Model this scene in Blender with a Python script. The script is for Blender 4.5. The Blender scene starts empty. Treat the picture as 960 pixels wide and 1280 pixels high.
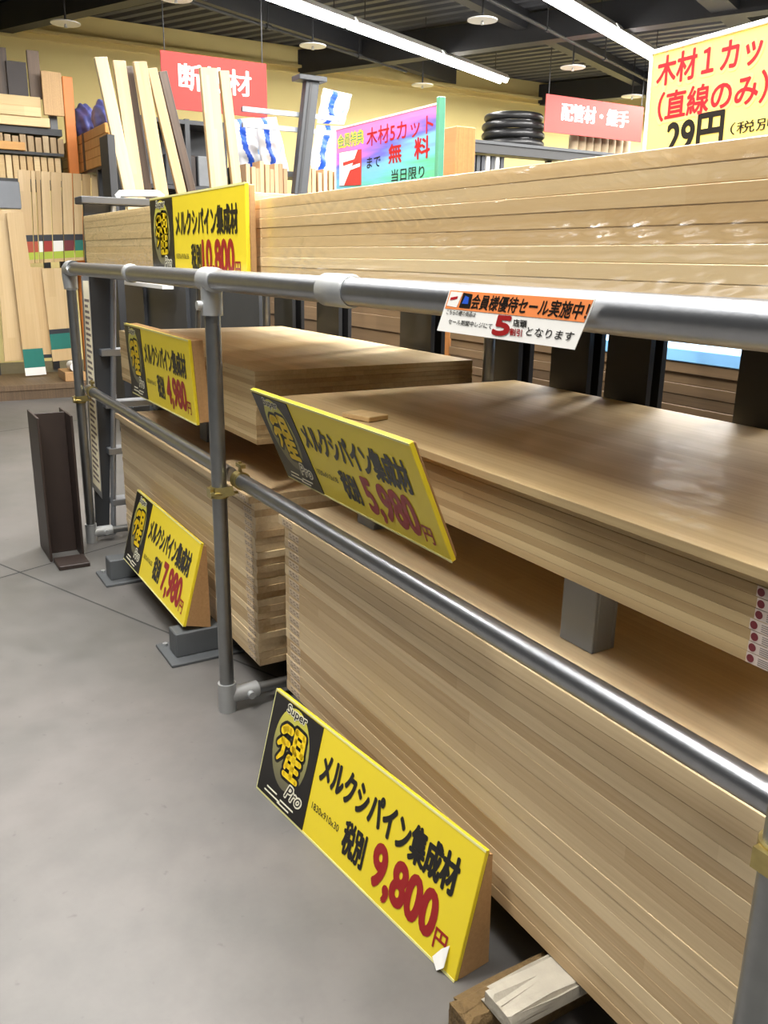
import bpy, bmesh, math, random
from mathutils import Vector, Matrix
random.seed(7)
S = bpy.context.scene
COL = S.collection

# ------------------------------------------------------------------ camera
cam_d = bpy.data.cameras.new('camera'); cam = bpy.data.objects.new('camera', cam_d); COL.objects.link(cam)
yaw, tilt, roll = 0.5328236, 0.2842252, 0.0161878
fw = Vector((-math.cos(yaw)*math.cos(tilt), math.sin(yaw)*math.cos(tilt), -math.sin(tilt)))
rt = Vector((math.sin(yaw), math.cos(yaw), 0)); up = rt.cross(fw)
r2 = math.cos(roll)*rt + math.sin(roll)*up; u2 = -math.sin(roll)*rt + math.cos(roll)*up
cam.matrix_world = Matrix(((r2.x, u2.x, -fw.x, 2.60183), (r2.y, u2.y, -fw.y, -0.91474), (r2.z, u2.z, -fw.z, 1.51848), (0, 0, 0, 1)))
cam_d.sensor_fit = 'HORIZONTAL'; cam_d.sensor_width = 36.0; cam_d.lens = 36.0*1082.3/960; cam_d.clip_start = 0.02
S.camera = cam

# ------------------------------------------------------------------ world, exposure
W = bpy.data.worlds.new('store_ambient'); S.world = W; W.use_nodes = True
W.node_tree.nodes['Background'].inputs[0].default_value = (1.0, 0.97, 0.92, 1)
W.node_tree.nodes['Background'].inputs[1].default_value = 0.05
S.view_settings.view_transform = 'Standard'; S.view_settings.look = 'None'
S.view_settings.gamma = 1.0; S.view_settings.use_curve_mapping = False; S.view_settings.exposure = 0.28

# building axes are turned against the lumber rack: a across the lamp rows, b along them
T = math.radians(24.5)
def bld(a, b, z): return Vector((a*math.cos(T)-b*math.sin(T), a*math.sin(T)+b*math.cos(T), z))

LAMP_Z = 4.25
ROWS = (-5.14, -2.6, -0.06, 2.48, 5.02)
def area_light(a, b, length, power):
    d = bpy.data.lights.new('lamp_light', 'AREA'); d.shape = 'RECTANGLE'; d.size = 0.16; d.size_y = length; d.energy = power
    d.color = (1.0, 0.98, 0.945)
    o = bpy.data.objects.new('lamp_light', d); COL.objects.link(o)
    o.location = bld(a, b, LAMP_Z-0.06); o.rotation_euler = (0, 0, T)
    return o
for k, a in enumerate(ROWS):
    for j in range(14):
        b = -8.0+2.3*j
        y = a*math.sin(T)+b*math.cos(T)
        if y < -4.0 or (k == 0 and b > 10.5): continue
        area_light(a, b, 2.2, (22, 160, 205, 172, 38)[k]*(1.0 if y > -2.0 else 0.05))

# ------------------------------------------------------------------ helpers
def sr(r, g, b):
    f = lambda c: ((c/255)/12.92 if c/255 <= 0.04045 else ((c/255+0.055)/1.055)**2.4)
    return (f(r), f(g), f(b), 1)

def nodes(name):
    m = bpy.data.materials.new(name); m.use_nodes = True
    nt = m.node_tree; return m, nt, nt.nodes['Principled BSDF']

def N(nt, t, **kw):
    n = nt.nodes.new(t)
    for k, v in kw.items():
        if k.startswith('i_'):
            key = k[2:]; n.inputs[int(key) if key.isdigit() else key.replace('_', ' ')].default_value = v
        else: setattr(n, k, v)
    return n

def plain(name, col, rough=0.5, metal=0.0, coat=0.0, var=0.08, nscale=18.0, bump=0.0, bscale=60.0):
    m, nt, p = nodes(name); L = nt.links.new
    tc = N(nt, 'ShaderNodeTexCoord')
    nz = N(nt, 'ShaderNodeTexNoise', i_Scale=nscale, i_Detail=4.0); L(tc.outputs['Object'], nz.inputs['Vector'])
    mr = N(nt, 'ShaderNodeMapRange', i_3=1-var, i_4=1+var); L(nz.outputs['Fac'], mr.inputs[0])
    hs = N(nt, 'ShaderNodeHueSaturation', i_Color=col); L(mr.outputs[0], hs.inputs['Value']); L(hs.outputs[0], p.inputs['Base Color'])
    p.inputs['Roughness'].default_value = rough; p.inputs['Metallic'].default_value = metal
    p.inputs['Coat Weight'].default_value = coat; p.inputs['Coat Roughness'].default_value = 0.12
    if bump:
        n2 = N(nt, 'ShaderNodeTexNoise', i_Scale=bscale, i_Detail=3.0); L(tc.outputs['Object'], n2.inputs['Vector'])
        bp = N(nt, 'ShaderNodeBump', i_Strength=bump, i_Distance=0.01); L(n2.outputs['Fac'], bp.inputs['Height']); L(bp.outputs[0], p.inputs['Normal'])
    return m

def emit(name, col, s):
    m, nt, p = nodes(name)
    p.inputs['Base Color'].default_value = col; p.inputs['Emission Color'].default_value = col; p.inputs['Emission Strength'].default_value = s
    return m

def wood(name, light, dark, rough=0.45, lam=0.05, seg=1.25, film=0.0, axis='X', spec=0.5, wr=0.5):
    """edge glued pine: lamellae along the axis, fine grain, every board with its own tint; film adds a crinkled clear coat"""
    m, nt, p = nodes(name); L = nt.links.new
    tc = N(nt, 'ShaderNodeTexCoord'); oi = N(nt, 'ShaderNodeObjectInfo')
    off = N(nt, 'ShaderNodeVectorMath', operation='SCALE'); off.inputs[0].default_value = (37.0, 11.3, 0.0); L(oi.outputs['Random'], off.inputs['Scale'])
    add = N(nt, 'ShaderNodeVectorMath', operation='ADD'); L(tc.outputs['Object'], add.inputs[0]); L(off.outputs[0], add.inputs[1])
    rotv = add
    if axis == 'Z':
        rotv = N(nt, 'ShaderNodeMapping'); rotv.inputs['Rotation'].default_value = (0, math.pi/2, 0); L(add.outputs[0], rotv.inputs[0])
    if axis == 'Y':
        rotv = N(nt, 'ShaderNodeMapping'); rotv.inputs['Rotation'].default_value = (0, 0, math.pi/2); L(add.outputs[0], rotv.inputs[0])
    # lamella cells
    mp = N(nt, 'ShaderNodeMapping'); mp.inputs['Scale'].default_value = (1/seg, 1/lam, 0.0); L(rotv.outputs[0], mp.inputs[0])
    sx = N(nt, 'ShaderNodeSeparateXYZ'); L(mp.outputs[0], sx.inputs[0])
    fy = N(nt, 'ShaderNodeMath', operation='FLOOR'); L(sx.outputs['Y'], fy.inputs[0])
    sh = N(nt, 'ShaderNodeMath', operation='MULTIPLY_ADD', i_1=0.37); L(fy.outputs[0], sh.inputs[0]); L(sx.outputs['X'], sh.inputs[2])
    fx = N(nt, 'ShaderNodeMath', operation='FLOOR'); L(sh.outputs[0], fx.inputs[0])
    cb = N(nt, 'ShaderNodeCombineXYZ'); L(fx.outputs[0], cb.inputs[0]); L(fy.outputs[0], cb.inputs[1])
    wn = N(nt, 'ShaderNodeTexWhiteNoise', noise_dimensions='2D'); L(cb.outputs[0], wn.inputs['Vector'])
    # grain
    gm = N(nt, 'ShaderNodeMapping'); gm.inputs['Scale'].default_value = (0.8, 42.0, 42.0); L(rotv.outputs[0], gm.inputs[0])
    gn = N(nt, 'ShaderNodeTexNoise', i_Scale=2.2, i_Detail=5.0, i_Roughness=0.6); L(gm.outputs[0], gn.inputs['Vector'])
    s1 = N(nt, 'ShaderNodeMath', operation='MULTIPLY', i_1=0.5); L(gn.outputs['Fac'], s1.inputs[0])
    s2 = N(nt, 'ShaderNodeMath', operation='MULTIPLY_ADD', i_1=0.2); L(wn.outputs['Value'], s2.inputs[0]); L(s1.outputs[0], s2.inputs[2])
    s3 = N(nt, 'ShaderNodeMath', operation='MULTIPLY_ADD', i_1=0.5); L(oi.outputs['Random'], s3.inputs[0]); L(s2.outputs[0], s3.inputs[2])
    cr = N(nt, 'ShaderNodeValToRGB'); L(s3.outputs[0], cr.inputs[0])
    cr.color_ramp.elements[0].position = 0.22; cr.color_ramp.elements[0].color = light
    cr.color_ramp.elements[1].position = 0.92; cr.color_ramp.elements[1].color = dark
    L(cr.outputs[0], p.inputs['Base Color'])
    p.inputs['Roughness'].default_value = rough; p.inputs['Specular IOR Level'].default_value = spec
    if film:
        p.inputs['Coat Weight'].default_value = film; p.inputs['Coat Roughness'].default_value = 0.16
        wm = N(nt, 'ShaderNodeMapping'); wm.inputs['Scale'].default_value = (4.5, 7.0, 30.0); wm.inputs['Rotation'].default_value = (0.0, 0.35, 0.0); L(add.outputs[0], wm.inputs[0])
        n2 = N(nt, 'ShaderNodeTexNoise', i_Scale=1.3, i_Detail=2.0, i_Distortion=0.8); L(wm.outputs[0], n2.inputs['Vector'])
        b = N(nt, 'ShaderNodeBump', i_Strength=wr, i_Distance=0.03); L(n2.outputs['Fac'], b.inputs['Height']); L(b.outputs[0], p.inputs['Coat Normal'])
    return m

class MB:
    def __init__(s): s.v = []; s.f = []; s.m = []
    def _add(s, vs, fs, mi=0):
        o = len(s.v); s.v += [Vector(v) for v in vs]; s.f += [[i+o for i in f] for f in fs]; s.m += [mi]*len(fs); return s
    def box(s, lo, hi, mi=0):
        (x0, y0, z0), (x1, y1, z1) = lo, hi
        return s._add([(x0,y0,z0),(x1,y0,z0),(x1,y1,z0),(x0,y1,z0),(x0,y0,z1),(x1,y0,z1),(x1,y1,z1),(x0,y1,z1)],
            [(0,3,2,1),(4,5,6,7),(0,1,5,4),(1,2,6,5),(2,3,7,6),(3,0,4,7)], mi)
    def beam(s, p0, p1, w, h, upv=(0,0,1), mi=0):
        p0, p1 = Vector(p0), Vector(p1); d = (p1-p0).normalized(); u = Vector(upv)
        sd = d.cross(u).normalized(); u = sd.cross(d).normalized()
        c = [sd*w/2*a+u*h/2*b for a, b in ((-1,-1),(1,-1),(1,1),(-1,1))]
        return s._add([p0+q for q in c]+[p1+q for q in c], [(0,1,2,3),(7,6,5,4),(0,4,5,1),(1,5,6,2),(2,6,7,3),(3,7,4,0)], mi)
    def ring_tube(s, pts, rad, n=16, mi=0, caps=True):
        pts = [Vector(p) for p in pts]; R = rad if isinstance(rad, (list, tuple)) else [rad]*len(pts)
        rings = []; ref = None
        for i, p in enumerate(pts):
            d = pts[min(i+1, len(pts)-1)]-pts[max(i-1, 0)]
            d = (d if d.length > 1e-6 else pts[-1]-pts[0]).normalized()
            if ref is None: ref = d.orthogonal().normalized()
            ref = (ref-d*ref.dot(d)).normalized(); q = d.cross(ref)
            rings.append([p+(ref*math.cos(t)+q*math.sin(t))*R[i] for t in [2*math.pi*k/n for k in range(n)]])
        vs = [v for r in rings for v in r]; fs = []
        for i in range(len(pts)-1):
            for k in range(n):
                a, b = i*n+k, i*n+(k+1) % n; fs.append((a, b, b+n, a+n))
        if caps: fs += [tuple(range(n-1, -1, -1)), tuple(range((len(pts)-1)*n, len(pts)*n))]
        return s._add(vs, fs, mi)
    def cyl(s, p0, p1, r, n=20, r1=None, mi=0): return s.ring_tube([p0, p1], [r, r if r1 is None else r1], n, mi)
    def torus(s, c, R, r, axis='Z', n=36, k=10, sz=1.0, mi=0):
        c = Vector(c); vs = []; fs = []
        for i in range(n):
            t = 2*math.pi*i/n
            for j in range(k):
                q = 2*math.pi*j/k; rr = R+r*math.cos(q); a, b, z = rr*math.cos(t), rr*math.sin(t), r*math.sin(q)*sz
                vs.append(c+(Vector((a, b, z)) if axis == 'Z' else Vector((z, a, b)) if axis == 'X' else Vector((a, z, b))))
        for i in range(n):
            for j in range(k):
                fs.append((i*k+j, ((i+1) % n)*k+j, ((i+1) % n)*k+(j+1) % k, i*k+(j+1) % k))
        return s._add(vs, fs, mi)
    def prism(s, poly, y0, y1, mi=0):
        """poly in the x,z plane pushed from y0 to y1"""
        n = len(poly); vs = [(x, y0, z) for x, z in poly]+[(x, y1, z) for x, z in poly]
        return s._add(vs, [tuple(range(n)), tuple(range(2*n-1, n-1, -1))]+[(i, i+n, (i+1) % n+n, (i+1) % n) for i in range(n)], mi)
    def text(s, body, box, y, mi=0, bold=0.0, flip=False, slant=0.0):
        """lettering filling box (x0,z0,x1,z1), facing -y at depth y"""
        vs, fs = glyphs(body, 0.0)
        xs = [v[0] for v in vs]; zs = [v[1] for v in vs]; x0, z0, x1, z1 = box
        ax, bx, az, bz = min(xs), max(xs), min(zs), max(zs)
        em = (z1-z0)/(bz-az)*bold; k_ = 1 if bold == 0 else 9
        for c_ in range(k_):
            dx, dz = (0, 0) if c_ == 0 else (em*math.cos(c_*math.pi/4), em*math.sin(c_*math.pi/4))
            V = []
            for q in vs:
                h = (q[1]-az)/(bz-az); V.append((x0+(q[0]-ax)/(bx-ax)*(x1-x0)+slant*(h-0.5)*(z1-z0)+dx, y-.00002*c_, z0+h*(z1-z0)+dz))
            s._add(V, fs, mi)
        return s
    def build(s, name, mats, parent=None, loc=(0,0,0), rot=None, bevel=0.0, smooth=False, seg=1):
        me = bpy.data.meshes.new(name); me.from_pydata([tuple(v) for v in s.v], [], s.f)
        mats = mats if isinstance(mats, (list, tuple)) else [mats]
        for m in mats: me.materials.append(m)
        for p, mi in zip(me.polygons, s.m): p.material_index = mi
        bm = bmesh.new(); bm.from_mesh(me); bmesh.ops.recalc_face_normals(bm, faces=bm.faces)
        if bevel: bmesh.ops.bevel(bm, geom=[e for e in bm.edges if len(e.link_faces) == 2 and e.calc_face_angle(0) > 0.6], offset=bevel, segments=seg, affect='EDGES', profile=0.5)
        bm.to_mesh(me); bm.free()
        if smooth:
            for p in me.polygons: p.use_smooth = True
            me.set_sharp_from_angle(angle=math.radians(38))
        o = bpy.data.objects.new(name, me); COL.objects.link(o); o.location = loc
        if rot: o.rotation_euler = rot
        if parent: o.parent = parent
        return o

_g = {}
def glyphs(body, bold):
    key = (body, bold)
    if key not in _g:
        c = bpy.data.curves.new('lettering', 'FONT'); c.body = body; c.offset = bold; c.resolution_u = 4
        o = bpy.data.objects.new('lettering', c); COL.objects.link(o)
        me = bpy.data.meshes.new_from_object(o.evaluated_get(bpy.context.evaluated_depsgraph_get()))
        _g[key] = ([(v.co.x, v.co.y) for v in me.vertices], [tuple(p.vertices) for p in me.polygons])
        bpy.data.objects.remove(o); bpy.data.curves.remove(c); bpy.data.meshes.remove(me)
    return _g[key]

def tag(o, label, cat, group=None):
    o['label'] = label; o['category'] = cat
    if group: o['group'] = group
    return o
def thing(name, label, cat, loc=(0,0,0), rot=(0,0,0), group=None):
    o = bpy.data.objects.new(name, None); COL.objects.link(o); o.location = loc; o.rotation_euler = rot
    o.empty_display_size = 0.1
    return tag(o, label, cat, group)
def struct(o): o['kind'] = 'structure'; return o
def dup(root, loc=None, label=None, rot=None, group=None):
    r = root.copy(); COL.objects.link(r)
    if loc is not None: r.location = loc
    if rot is not None: r.rotation_euler = rot
    if label: r['label'] = label
    if group: r['group'] = group
    for ch in root.children:
        c = ch.copy(); COL.objects.link(c); c.parent = r
        for g in ch.children:
            d = g.copy(); COL.objects.link(d); d.parent = c
    return r
ORD = ['', 'first', 'second', 'third', 'fourth', 'fifth', 'sixth', 'seventh', 'eighth', 'ninth', 'tenth', 'eleventh', 'twelfth', 'thirteenth',
       'fourteenth', 'fifteenth', 'sixteenth', 'seventeenth', 'eighteenth', 'nineteenth', 'twentieth', 'twenty-first', 'twenty-second', 'twenty-third', 'twenty-fourth', 'twenty-fifth', 'twenty-sixth']
def nth(i, n):      # i counted from 0 at the bottom of n
    t = n-i
    return 'topmost' if t == 1 else 'bottom' if i == 0 else ORD[t]+' from top'

# ------------------------------------------------------------------ materials
M_floor, nt, p = nodes('sealed_concrete'); L = nt.links.new
tc = N(nt, 'ShaderNodeTexCoord')
n1 = N(nt, 'ShaderNodeTexNoise', i_Scale=0.9, i_Detail=6.0, i_Roughness=0.6); L(tc.outputs['Object'], n1.inputs['Vector'])
n2 = N(nt, 'ShaderNodeTexNoise', i_Scale=7.0, i_Detail=8.0, i_Roughness=0.7); L(tc.outputs['Object'], n2.inputs['Vector'])
n3 = N(nt, 'ShaderNodeTexNoise', i_Scale=26.0, i_Detail=2.0); L(tc.outputs['Object'], n3.inputs['Vector'])
cr = N(nt, 'ShaderNodeValToRGB'); L(n1.outputs['Fac'], cr.inputs[0])
cr.color_ramp.elements[0].position = 0.32; cr.color_ramp.elements[0].color = sr(87, 86, 82)
cr.color_ramp.elements[1].position = 0.62; cr.color_ramp.elements[1].color = sr(107, 103, 100)
e = cr.color_ramp.elements.new(0.46); e.color = sr(97, 95, 92)
mx = N(nt, 'ShaderNodeMix', data_type='RGBA', blend_type='MULTIPLY'); mx.inputs[0].default_value = 0.3
r2_ = N(nt, 'ShaderNodeValToRGB'); L(n2.outputs['Fac'], r2_.inputs[0]); r2_.color_ramp.elements[0].position = 0.35; r2_.color_ramp.elements[0].color = (0.62, 0.61, 0.6, 1); r2_.color_ramp.elements[1].position = 0.6
L(cr.outputs[0], mx.inputs[6]); L(r2_.outputs[0], mx.inputs[7])
mx2 = N(nt, 'ShaderNodeMix', data_type='RGBA', blend_type='MULTIPLY'); mx2.inputs[0].default_value = 0.55
r3_ = N(nt, 'ShaderNodeValToRGB'); L(n3.outputs['Fac'], r3_.inputs[0]); r3_.color_ramp.elements[0].position = 0.2; r3_.color_ramp.elements[0].color = (0.35, 0.34, 0.33, 1); r3_.color_ramp.elements[1].position = 0.31
L(mx.outputs[2], mx2.inputs[6]); L(r3_.outputs[0], mx2.inputs[7]); L(mx2.outputs[2], p.inputs['Base Color'])
rr_ = N(nt, 'ShaderNodeMapRange', i_3=0.34, i_4=0.55); L(n2.outputs['Fac'], rr_.inputs[0]); L(rr_.outputs[0], p.inputs['Roughness'])
p.inputs['Specular IOR Level'].default_value = 0.4

M_joint = plain('joint_filler', sr(62, 62, 60), 0.8)
M_wall = plain('yellow_wall_paint', sr(240, 220, 148), 0.7, var=0.03, nscale=2)
M_ceil = plain('dark_deck_paint', sr(86, 88, 92), 0.6, var=0.1, nscale=3)
M_beam = plain('dark_beam_paint', sr(52, 53, 56), 0.6)
M_white = plain('white_enamel', sr(235, 235, 232), 0.4, var=0.02)
M_tube = emit('fluorescent_tube', (1.0, 0.98, 0.95, 1), 17.0)
M_galv = plain('galvanised_pipe', sr(158, 160, 164), 0.30, metal=0.95, var=0.12, nscale=35, bump=0.03, bscale=120)
M_galv2 = plain('dull_galvanised_post', sr(142, 144, 144), 0.34, metal=0.92, var=0.14, nscale=25, bump=0.03, bscale=100)
M_fit = plain('cast_fitting', sr(176, 178, 178), 0.42, metal=0.6, var=0.08, nscale=40)
M_brass = plain('zinc_yellow_clamp', sr(176, 160, 104), 0.3, metal=0.9, var=0.25, nscale=60)
M_pine = wood('pine_board', sr(236, 214, 172), sr(184, 154, 112), 0.5, film=0.12, wr=0.15)
M_pine_film = wood('pine_board_in_film', sr(244, 220, 172), sr(216, 182, 128), 0.42, film=0.8, wr=0.5)
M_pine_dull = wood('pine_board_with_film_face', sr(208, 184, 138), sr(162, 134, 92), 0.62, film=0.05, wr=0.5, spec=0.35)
M_stick = wood('planed_batten', sr(196, 176, 138), sr(166, 138, 98), 0.5, lam=0.03, axis='Z')
M_stickd = wood('dark_batten', sr(120, 98, 78), sr(62, 50, 42), 0.5, lam=0.03, axis='Z')
M_ven = wood('veneered_panel', sr(224, 198, 152), sr(190, 158, 110), 0.3, lam=0.08, axis='Z', film=0.3)
M_ply = wood('plywood_edge', sr(205, 168, 118), sr(150, 112, 72), 0.6, lam=0.004)
M_lum = wood('stacked_lumber', sr(238, 214, 164), sr(206, 172, 118), 0.55, lam=0.1, axis='Y')
M_oran = plain('orange_rack_paint', sr(216, 128, 52), 0.45, var=0.06)
M_plank = wood('orange_plank', sr(224, 172, 98), sr(186, 126, 62), 0.5, axis='Y')
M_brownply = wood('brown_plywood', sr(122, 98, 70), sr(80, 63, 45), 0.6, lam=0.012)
M_black = plain('black_steel', sr(34, 34, 35), 0.5, var=0.15)
M_grey = plain('grey_painted_steel', sr(112, 115, 118), 0.5, var=0.08)
M_foot = plain('rack_foot_paint', sr(82, 85, 87), 0.5, var=0.08)
M_dgrey = plain('dark_grey_steel', sr(54, 56, 59), 0.5, var=0.08)
M_alu = plain('aluminium_rail', sr(150, 154, 160), 0.4, metal=0.7)
M_brown = plain('brown_primer_steel', sr(46, 35, 30), 0.5, var=0.2, nscale=9)
M_block = plain('grey_plastic_block', sr(128, 132, 138), 0.55, var=0.06)
M_sign = plain('yellow_sign_print', sr(232, 208, 44), 0.34, var=0.02)
M_sblack = plain('black_sign_print', sr(24, 22, 20), 0.34, var=0.05)
M_sred = plain('dark_red_print', sr(150, 26, 28), 0.36, var=0.03)
M_signwood = wood('sign_backing_wood', sr(196, 156, 106), sr(150, 110, 68), 0.6)
M_edge = plain('pale_sign_edge', sr(226, 220, 150), 0.5, var=0.04)
M_cream = plain('cream_print', sr(228, 224, 200), 0.4, var=0.02)
M_emy = plain('golden_print', sr(244, 208, 22), 0.36, var=0.0)
M_paper = plain('white_paper', sr(236, 234, 228), 0.55, var=0.02)
M_orange = plain('orange_print', sr(236, 138, 76), 0.5, var=0.02)
M_ban = plain('red_banner_cloth', sr(158, 44, 36), 0.6, var=0.04)
M_tag = plain('worn_board_label', sr(200, 180, 152), 0.5, var=0.05)
M_tagm = plain('worn_label_print', sr(150, 130, 112), 0.6)
M_lblred = plain('maroon_dot_print', sr(112, 36, 44), 0.5)
M_lblpink = plain('pale_label_paper', sr(208, 192, 180), 0.5, var=0.03)
M_mark = plain('grey_label_print', sr(120, 112, 108), 0.6)
M_bluep = plain('blue_bag_print', sr(38, 86, 196), 0.4, var=0.05)
M_bag = plain('white_bag_film', sr(232, 234, 238), 0.3, var=0.04, bump=0.25, bscale=14)
M_violet = plain('violet_bag_film', sr(104, 108, 176), 0.4, var=0.12, bump=0.3, bscale=10)
M_hose = plain('black_corrugated_hose', sr(30, 30, 31), 0.4, var=0.1)
M_roll = plain('beige_pipe_cover', sr(176, 156, 126), 0.7, var=0.12)
M_conc = plain('weathered_white_timber', sr(168, 161, 146), 0.8, var=0.22, nscale=22, bump=0.4, bscale=50)
M_chip = plain('chipped_brown_timber', sr(104, 82, 48), 0.85, var=0.4, nscale=60, bump=0.8, bscale=70)
M_foam = plain('blue_insulation_board', sr(128, 188, 244), 0.6, var=0.02)
M_teal = plain('teal_label_print', sr(36, 116, 104), 0.45)
M_rust = plain('rust_label_print', sr(176, 76, 48), 0.45)
M_lime = plain('lime_label_print', sr(170, 190, 60), 0.45)
M_dark = plain('near_black_print', sr(44, 46, 52), 0.45)
M_green = plain('green_frame', sr(70, 130, 104), 0.45)
M_card = wood('cardboard_panel', sr(204, 170, 132), sr(158, 122, 88), 0.7, lam=0.02, axis='Z')
# printed ellipse of the sign emblem: yellow green to grey
M_ell, nt, p = nodes('emblem_ellipse_print'); L = nt.links.new
tc = N(nt, 'ShaderNodeTexCoord'); sx = N(nt, 'ShaderNodeSeparateXYZ'); L(tc.outputs['Generated'], sx.inputs[0])
cr = N(nt, 'ShaderNodeValToRGB'); L(sx.outputs['Z'], cr.inputs[0])
cr.color_ramp.elements[0].color = sr(96, 92, 74); cr.color_ramp.elements[1].color = sr(214, 206, 70)
e = cr.color_ramp.elements.new(0.45); e.color = sr(140, 136, 84)
L(cr.outputs[0], p.inputs['Base Color']); p.inputs['Roughness'].default_value = 0.36
# printed swirl of colours on the cutting service board
M_swirl, nt, p = nodes('rainbow_poster_print'); L = nt.links.new
tc = N(nt, 'ShaderNodeTexCoord'); mp = N(nt, 'ShaderNodeMapping'); mp.inputs['Scale'].default_value = (0.8, 1, 1.0); mp.inputs['Rotation'].default_value = (0, 0.25, 0); L(tc.outputs['Generated'], mp.inputs[0])
sx = N(nt, 'ShaderNodeSeparateXYZ'); L(mp.outputs[0], sx.inputs[0])
nz = N(nt, 'ShaderNodeTexNoise', i_Scale=3.0, i_Detail=3.0); mp2 = N(nt, 'ShaderNodeMapping'); mp2.inputs['Scale'].default_value = (0.6, 1, 4); L(tc.outputs['Generated'], mp2.inputs[0]); L(mp2.outputs[0], nz.inputs['Vector'])
ma = N(nt, 'ShaderNodeMath', operation='MULTIPLY_ADD', i_1=0.45); L(nz.outputs['Fac'], ma.inputs[0]); L(sx.outputs['Z'], ma.inputs[2])
cr = N(nt, 'ShaderNodeValToRGB'); L(ma.outputs[0], cr.inputs[0])
cr.color_ramp.elements[0].position = 0.2; cr.color_ramp.elements[0].color = sr(140, 196, 110); cr.color_ramp.elements[1].position = 1.25 if False else 1.0; cr.color_ramp.elements[1].color = sr(206, 110, 168)
for pos, c in ((0.55, (84, 168, 130)), (0.72, (104, 160, 200)), (0.86, (90, 90, 180)), (0.95, (160, 100, 186))):
    e = cr.color_ramp.elements.new(pos); e.color = sr(*c)
L(cr.outputs[0], p.inputs['Base Color']); p.inputs['Roughness'].default_value = 0.35
M_pale = plain('pale_yellow_poster', sr(236, 216, 118), 0.3, coat=0.3, var=0.05, nscale=3)
M_pred = plain('bright_red_print', sr(172, 20, 32), 0.4, var=0.02)
M_halo = plain('pink_outline_print', sr(248, 170, 120), 0.4, var=0.02)

# ------------------------------------------------------------------ the room
mb = MB(); mb.box((-11.0, -6, -0.1), (7, 21, 0)); struct(mb.build('floor', M_floor))
mb = MB(); J = 1.32
def joint(p0, p1):
    d = (Vector(p1)-Vector(p0)).normalized(); s_ = Vector((-d.y, d.x, 0))*0.005
    mb._add([Vector(p0)-s_, Vector(p1)-s_, Vector(p1)+s_, Vector(p0)+s_], [(0, 1, 2, 3)])
jd1 = Vector((1.22, 0.496, 0)).normalized(); jd2 = Vector((-jd1.y, jd1.x, 0)); jo = Vector((-1.78, -0.42, 0.0012))
joint(jo-jd1*6, jo+jd1*2.6); joint(jo-jd2*5, jo+jd2*6); joint(jo-jd1*3.4-jd2*5, jo-jd1*3.4+jd2*6)
struct(mb.build('trim_1', M_joint))
mb = MB(); mb.box((-11.2, -6, 0), (-11.0, 21, 4.66)); struct(mb.build('wall_far', M_wall))
mb = MB(); mb.box((-11.2, 21, 0), (7, 21.2, 4.66)); struct(mb.build('wall_right', M_wall))
# corrugated deck
mb = MB(); a0, a1, per = -22.0, 14.0, 0.0
bs = []; b = -14.0
while b < 26: bs.append(b); b += 0.24
prof = []
for b in bs: prof += [(b, 4.66), (b+0.10, 4.66), (b+0.13, 4.72), (b+0.21, 4.72)]
vs = [bld(a0, q, z) for q, z in prof]+[bld(a1, q, z) for q, z in prof]; n = len(prof)
mb._add(vs, [(i, i+1, i+1+n, i+n) for i in range(n-1)]); struct(mb.build('ceiling', M_ceil))
# ceiling beams: purlins along the rows and girders across
k = 2
for a, w, h in ((-6.6, .16, .22), (-3.9, .16, .22), (-1.3, .3, .34), (1.3, .16, .22)):
    mb = MB(); mb.beam(bld(a, -10, 4.66-h/2), bld(a, 24, 4.66-h/2), w, h); struct(mb.build('trim_%d' % k, M_beam)); k += 1
for b, w, h in ((1.2, .2, .3), (5.6, .2, .3), (9.6, .22, .34), (14.0, .22, .34)):
    mb = MB(); mb.beam(bld(-16, b, 4.62-h/2), bld(10, b, 4.62-h/2), w, h); struct(mb.build('trim_%d' % k, M_beam)); k += 1
mb = MB(); mb.box((-11.0, -6, 4.36), (-10.93, 21, 4.40)); mb.box((-11.0, -6, 4.28), (-10.97, 21, 4.30)); struct(mb.build('trim_%d' % k, M_wall)); k += 1

# fluorescent rows: one fixture after another
def fixture(a, b0, b1, label):
    root = thing('fluorescent_light', label, 'ceiling light', bld(a, (b0+b1)/2, LAMP_Z), (0, 0, T), 'fluorescent lights in rows under the dark ceiling')
    h = (b1-b0)/2
    m = MB(); m.prism([(-.12, 0), (.12, 0), (.07, .07), (-.07, .07)], -h+.02, h-.02); m.build('reflector', M_white, root)
    for sx_ in (-.055, .055):
        m = MB(); m.cyl((sx_, -h+.03, -.022), (sx_, h-.03, -.022), .03, 10); m.build('tube', M_tube, root, smooth=True)
    for y in (-h*.7, h*.7): m = MB(); m.cyl((0, y, .06), (0, y, .42), .006, 6); m.build('hanger', M_beam, root)
    return root
seq = ['nearest and leftmost', 'second', 'third', 'fourth', 'farthest']
b = 3.4
for i in range(4):
    fixture(-5.14, b, b+1.98, '%s fluorescent light of the long row running to the yellow wall' % ['first and nearest', 'second', 'third', 'last'][i]); b += 2.0
b = 3.3
for i in range(4):
    fixture(-2.6, b, b+1.98, '%s fluorescent light of the right hand row above the price board' % ['first and nearest', 'second', 'third', 'last'][i]); b += 2.0

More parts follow.
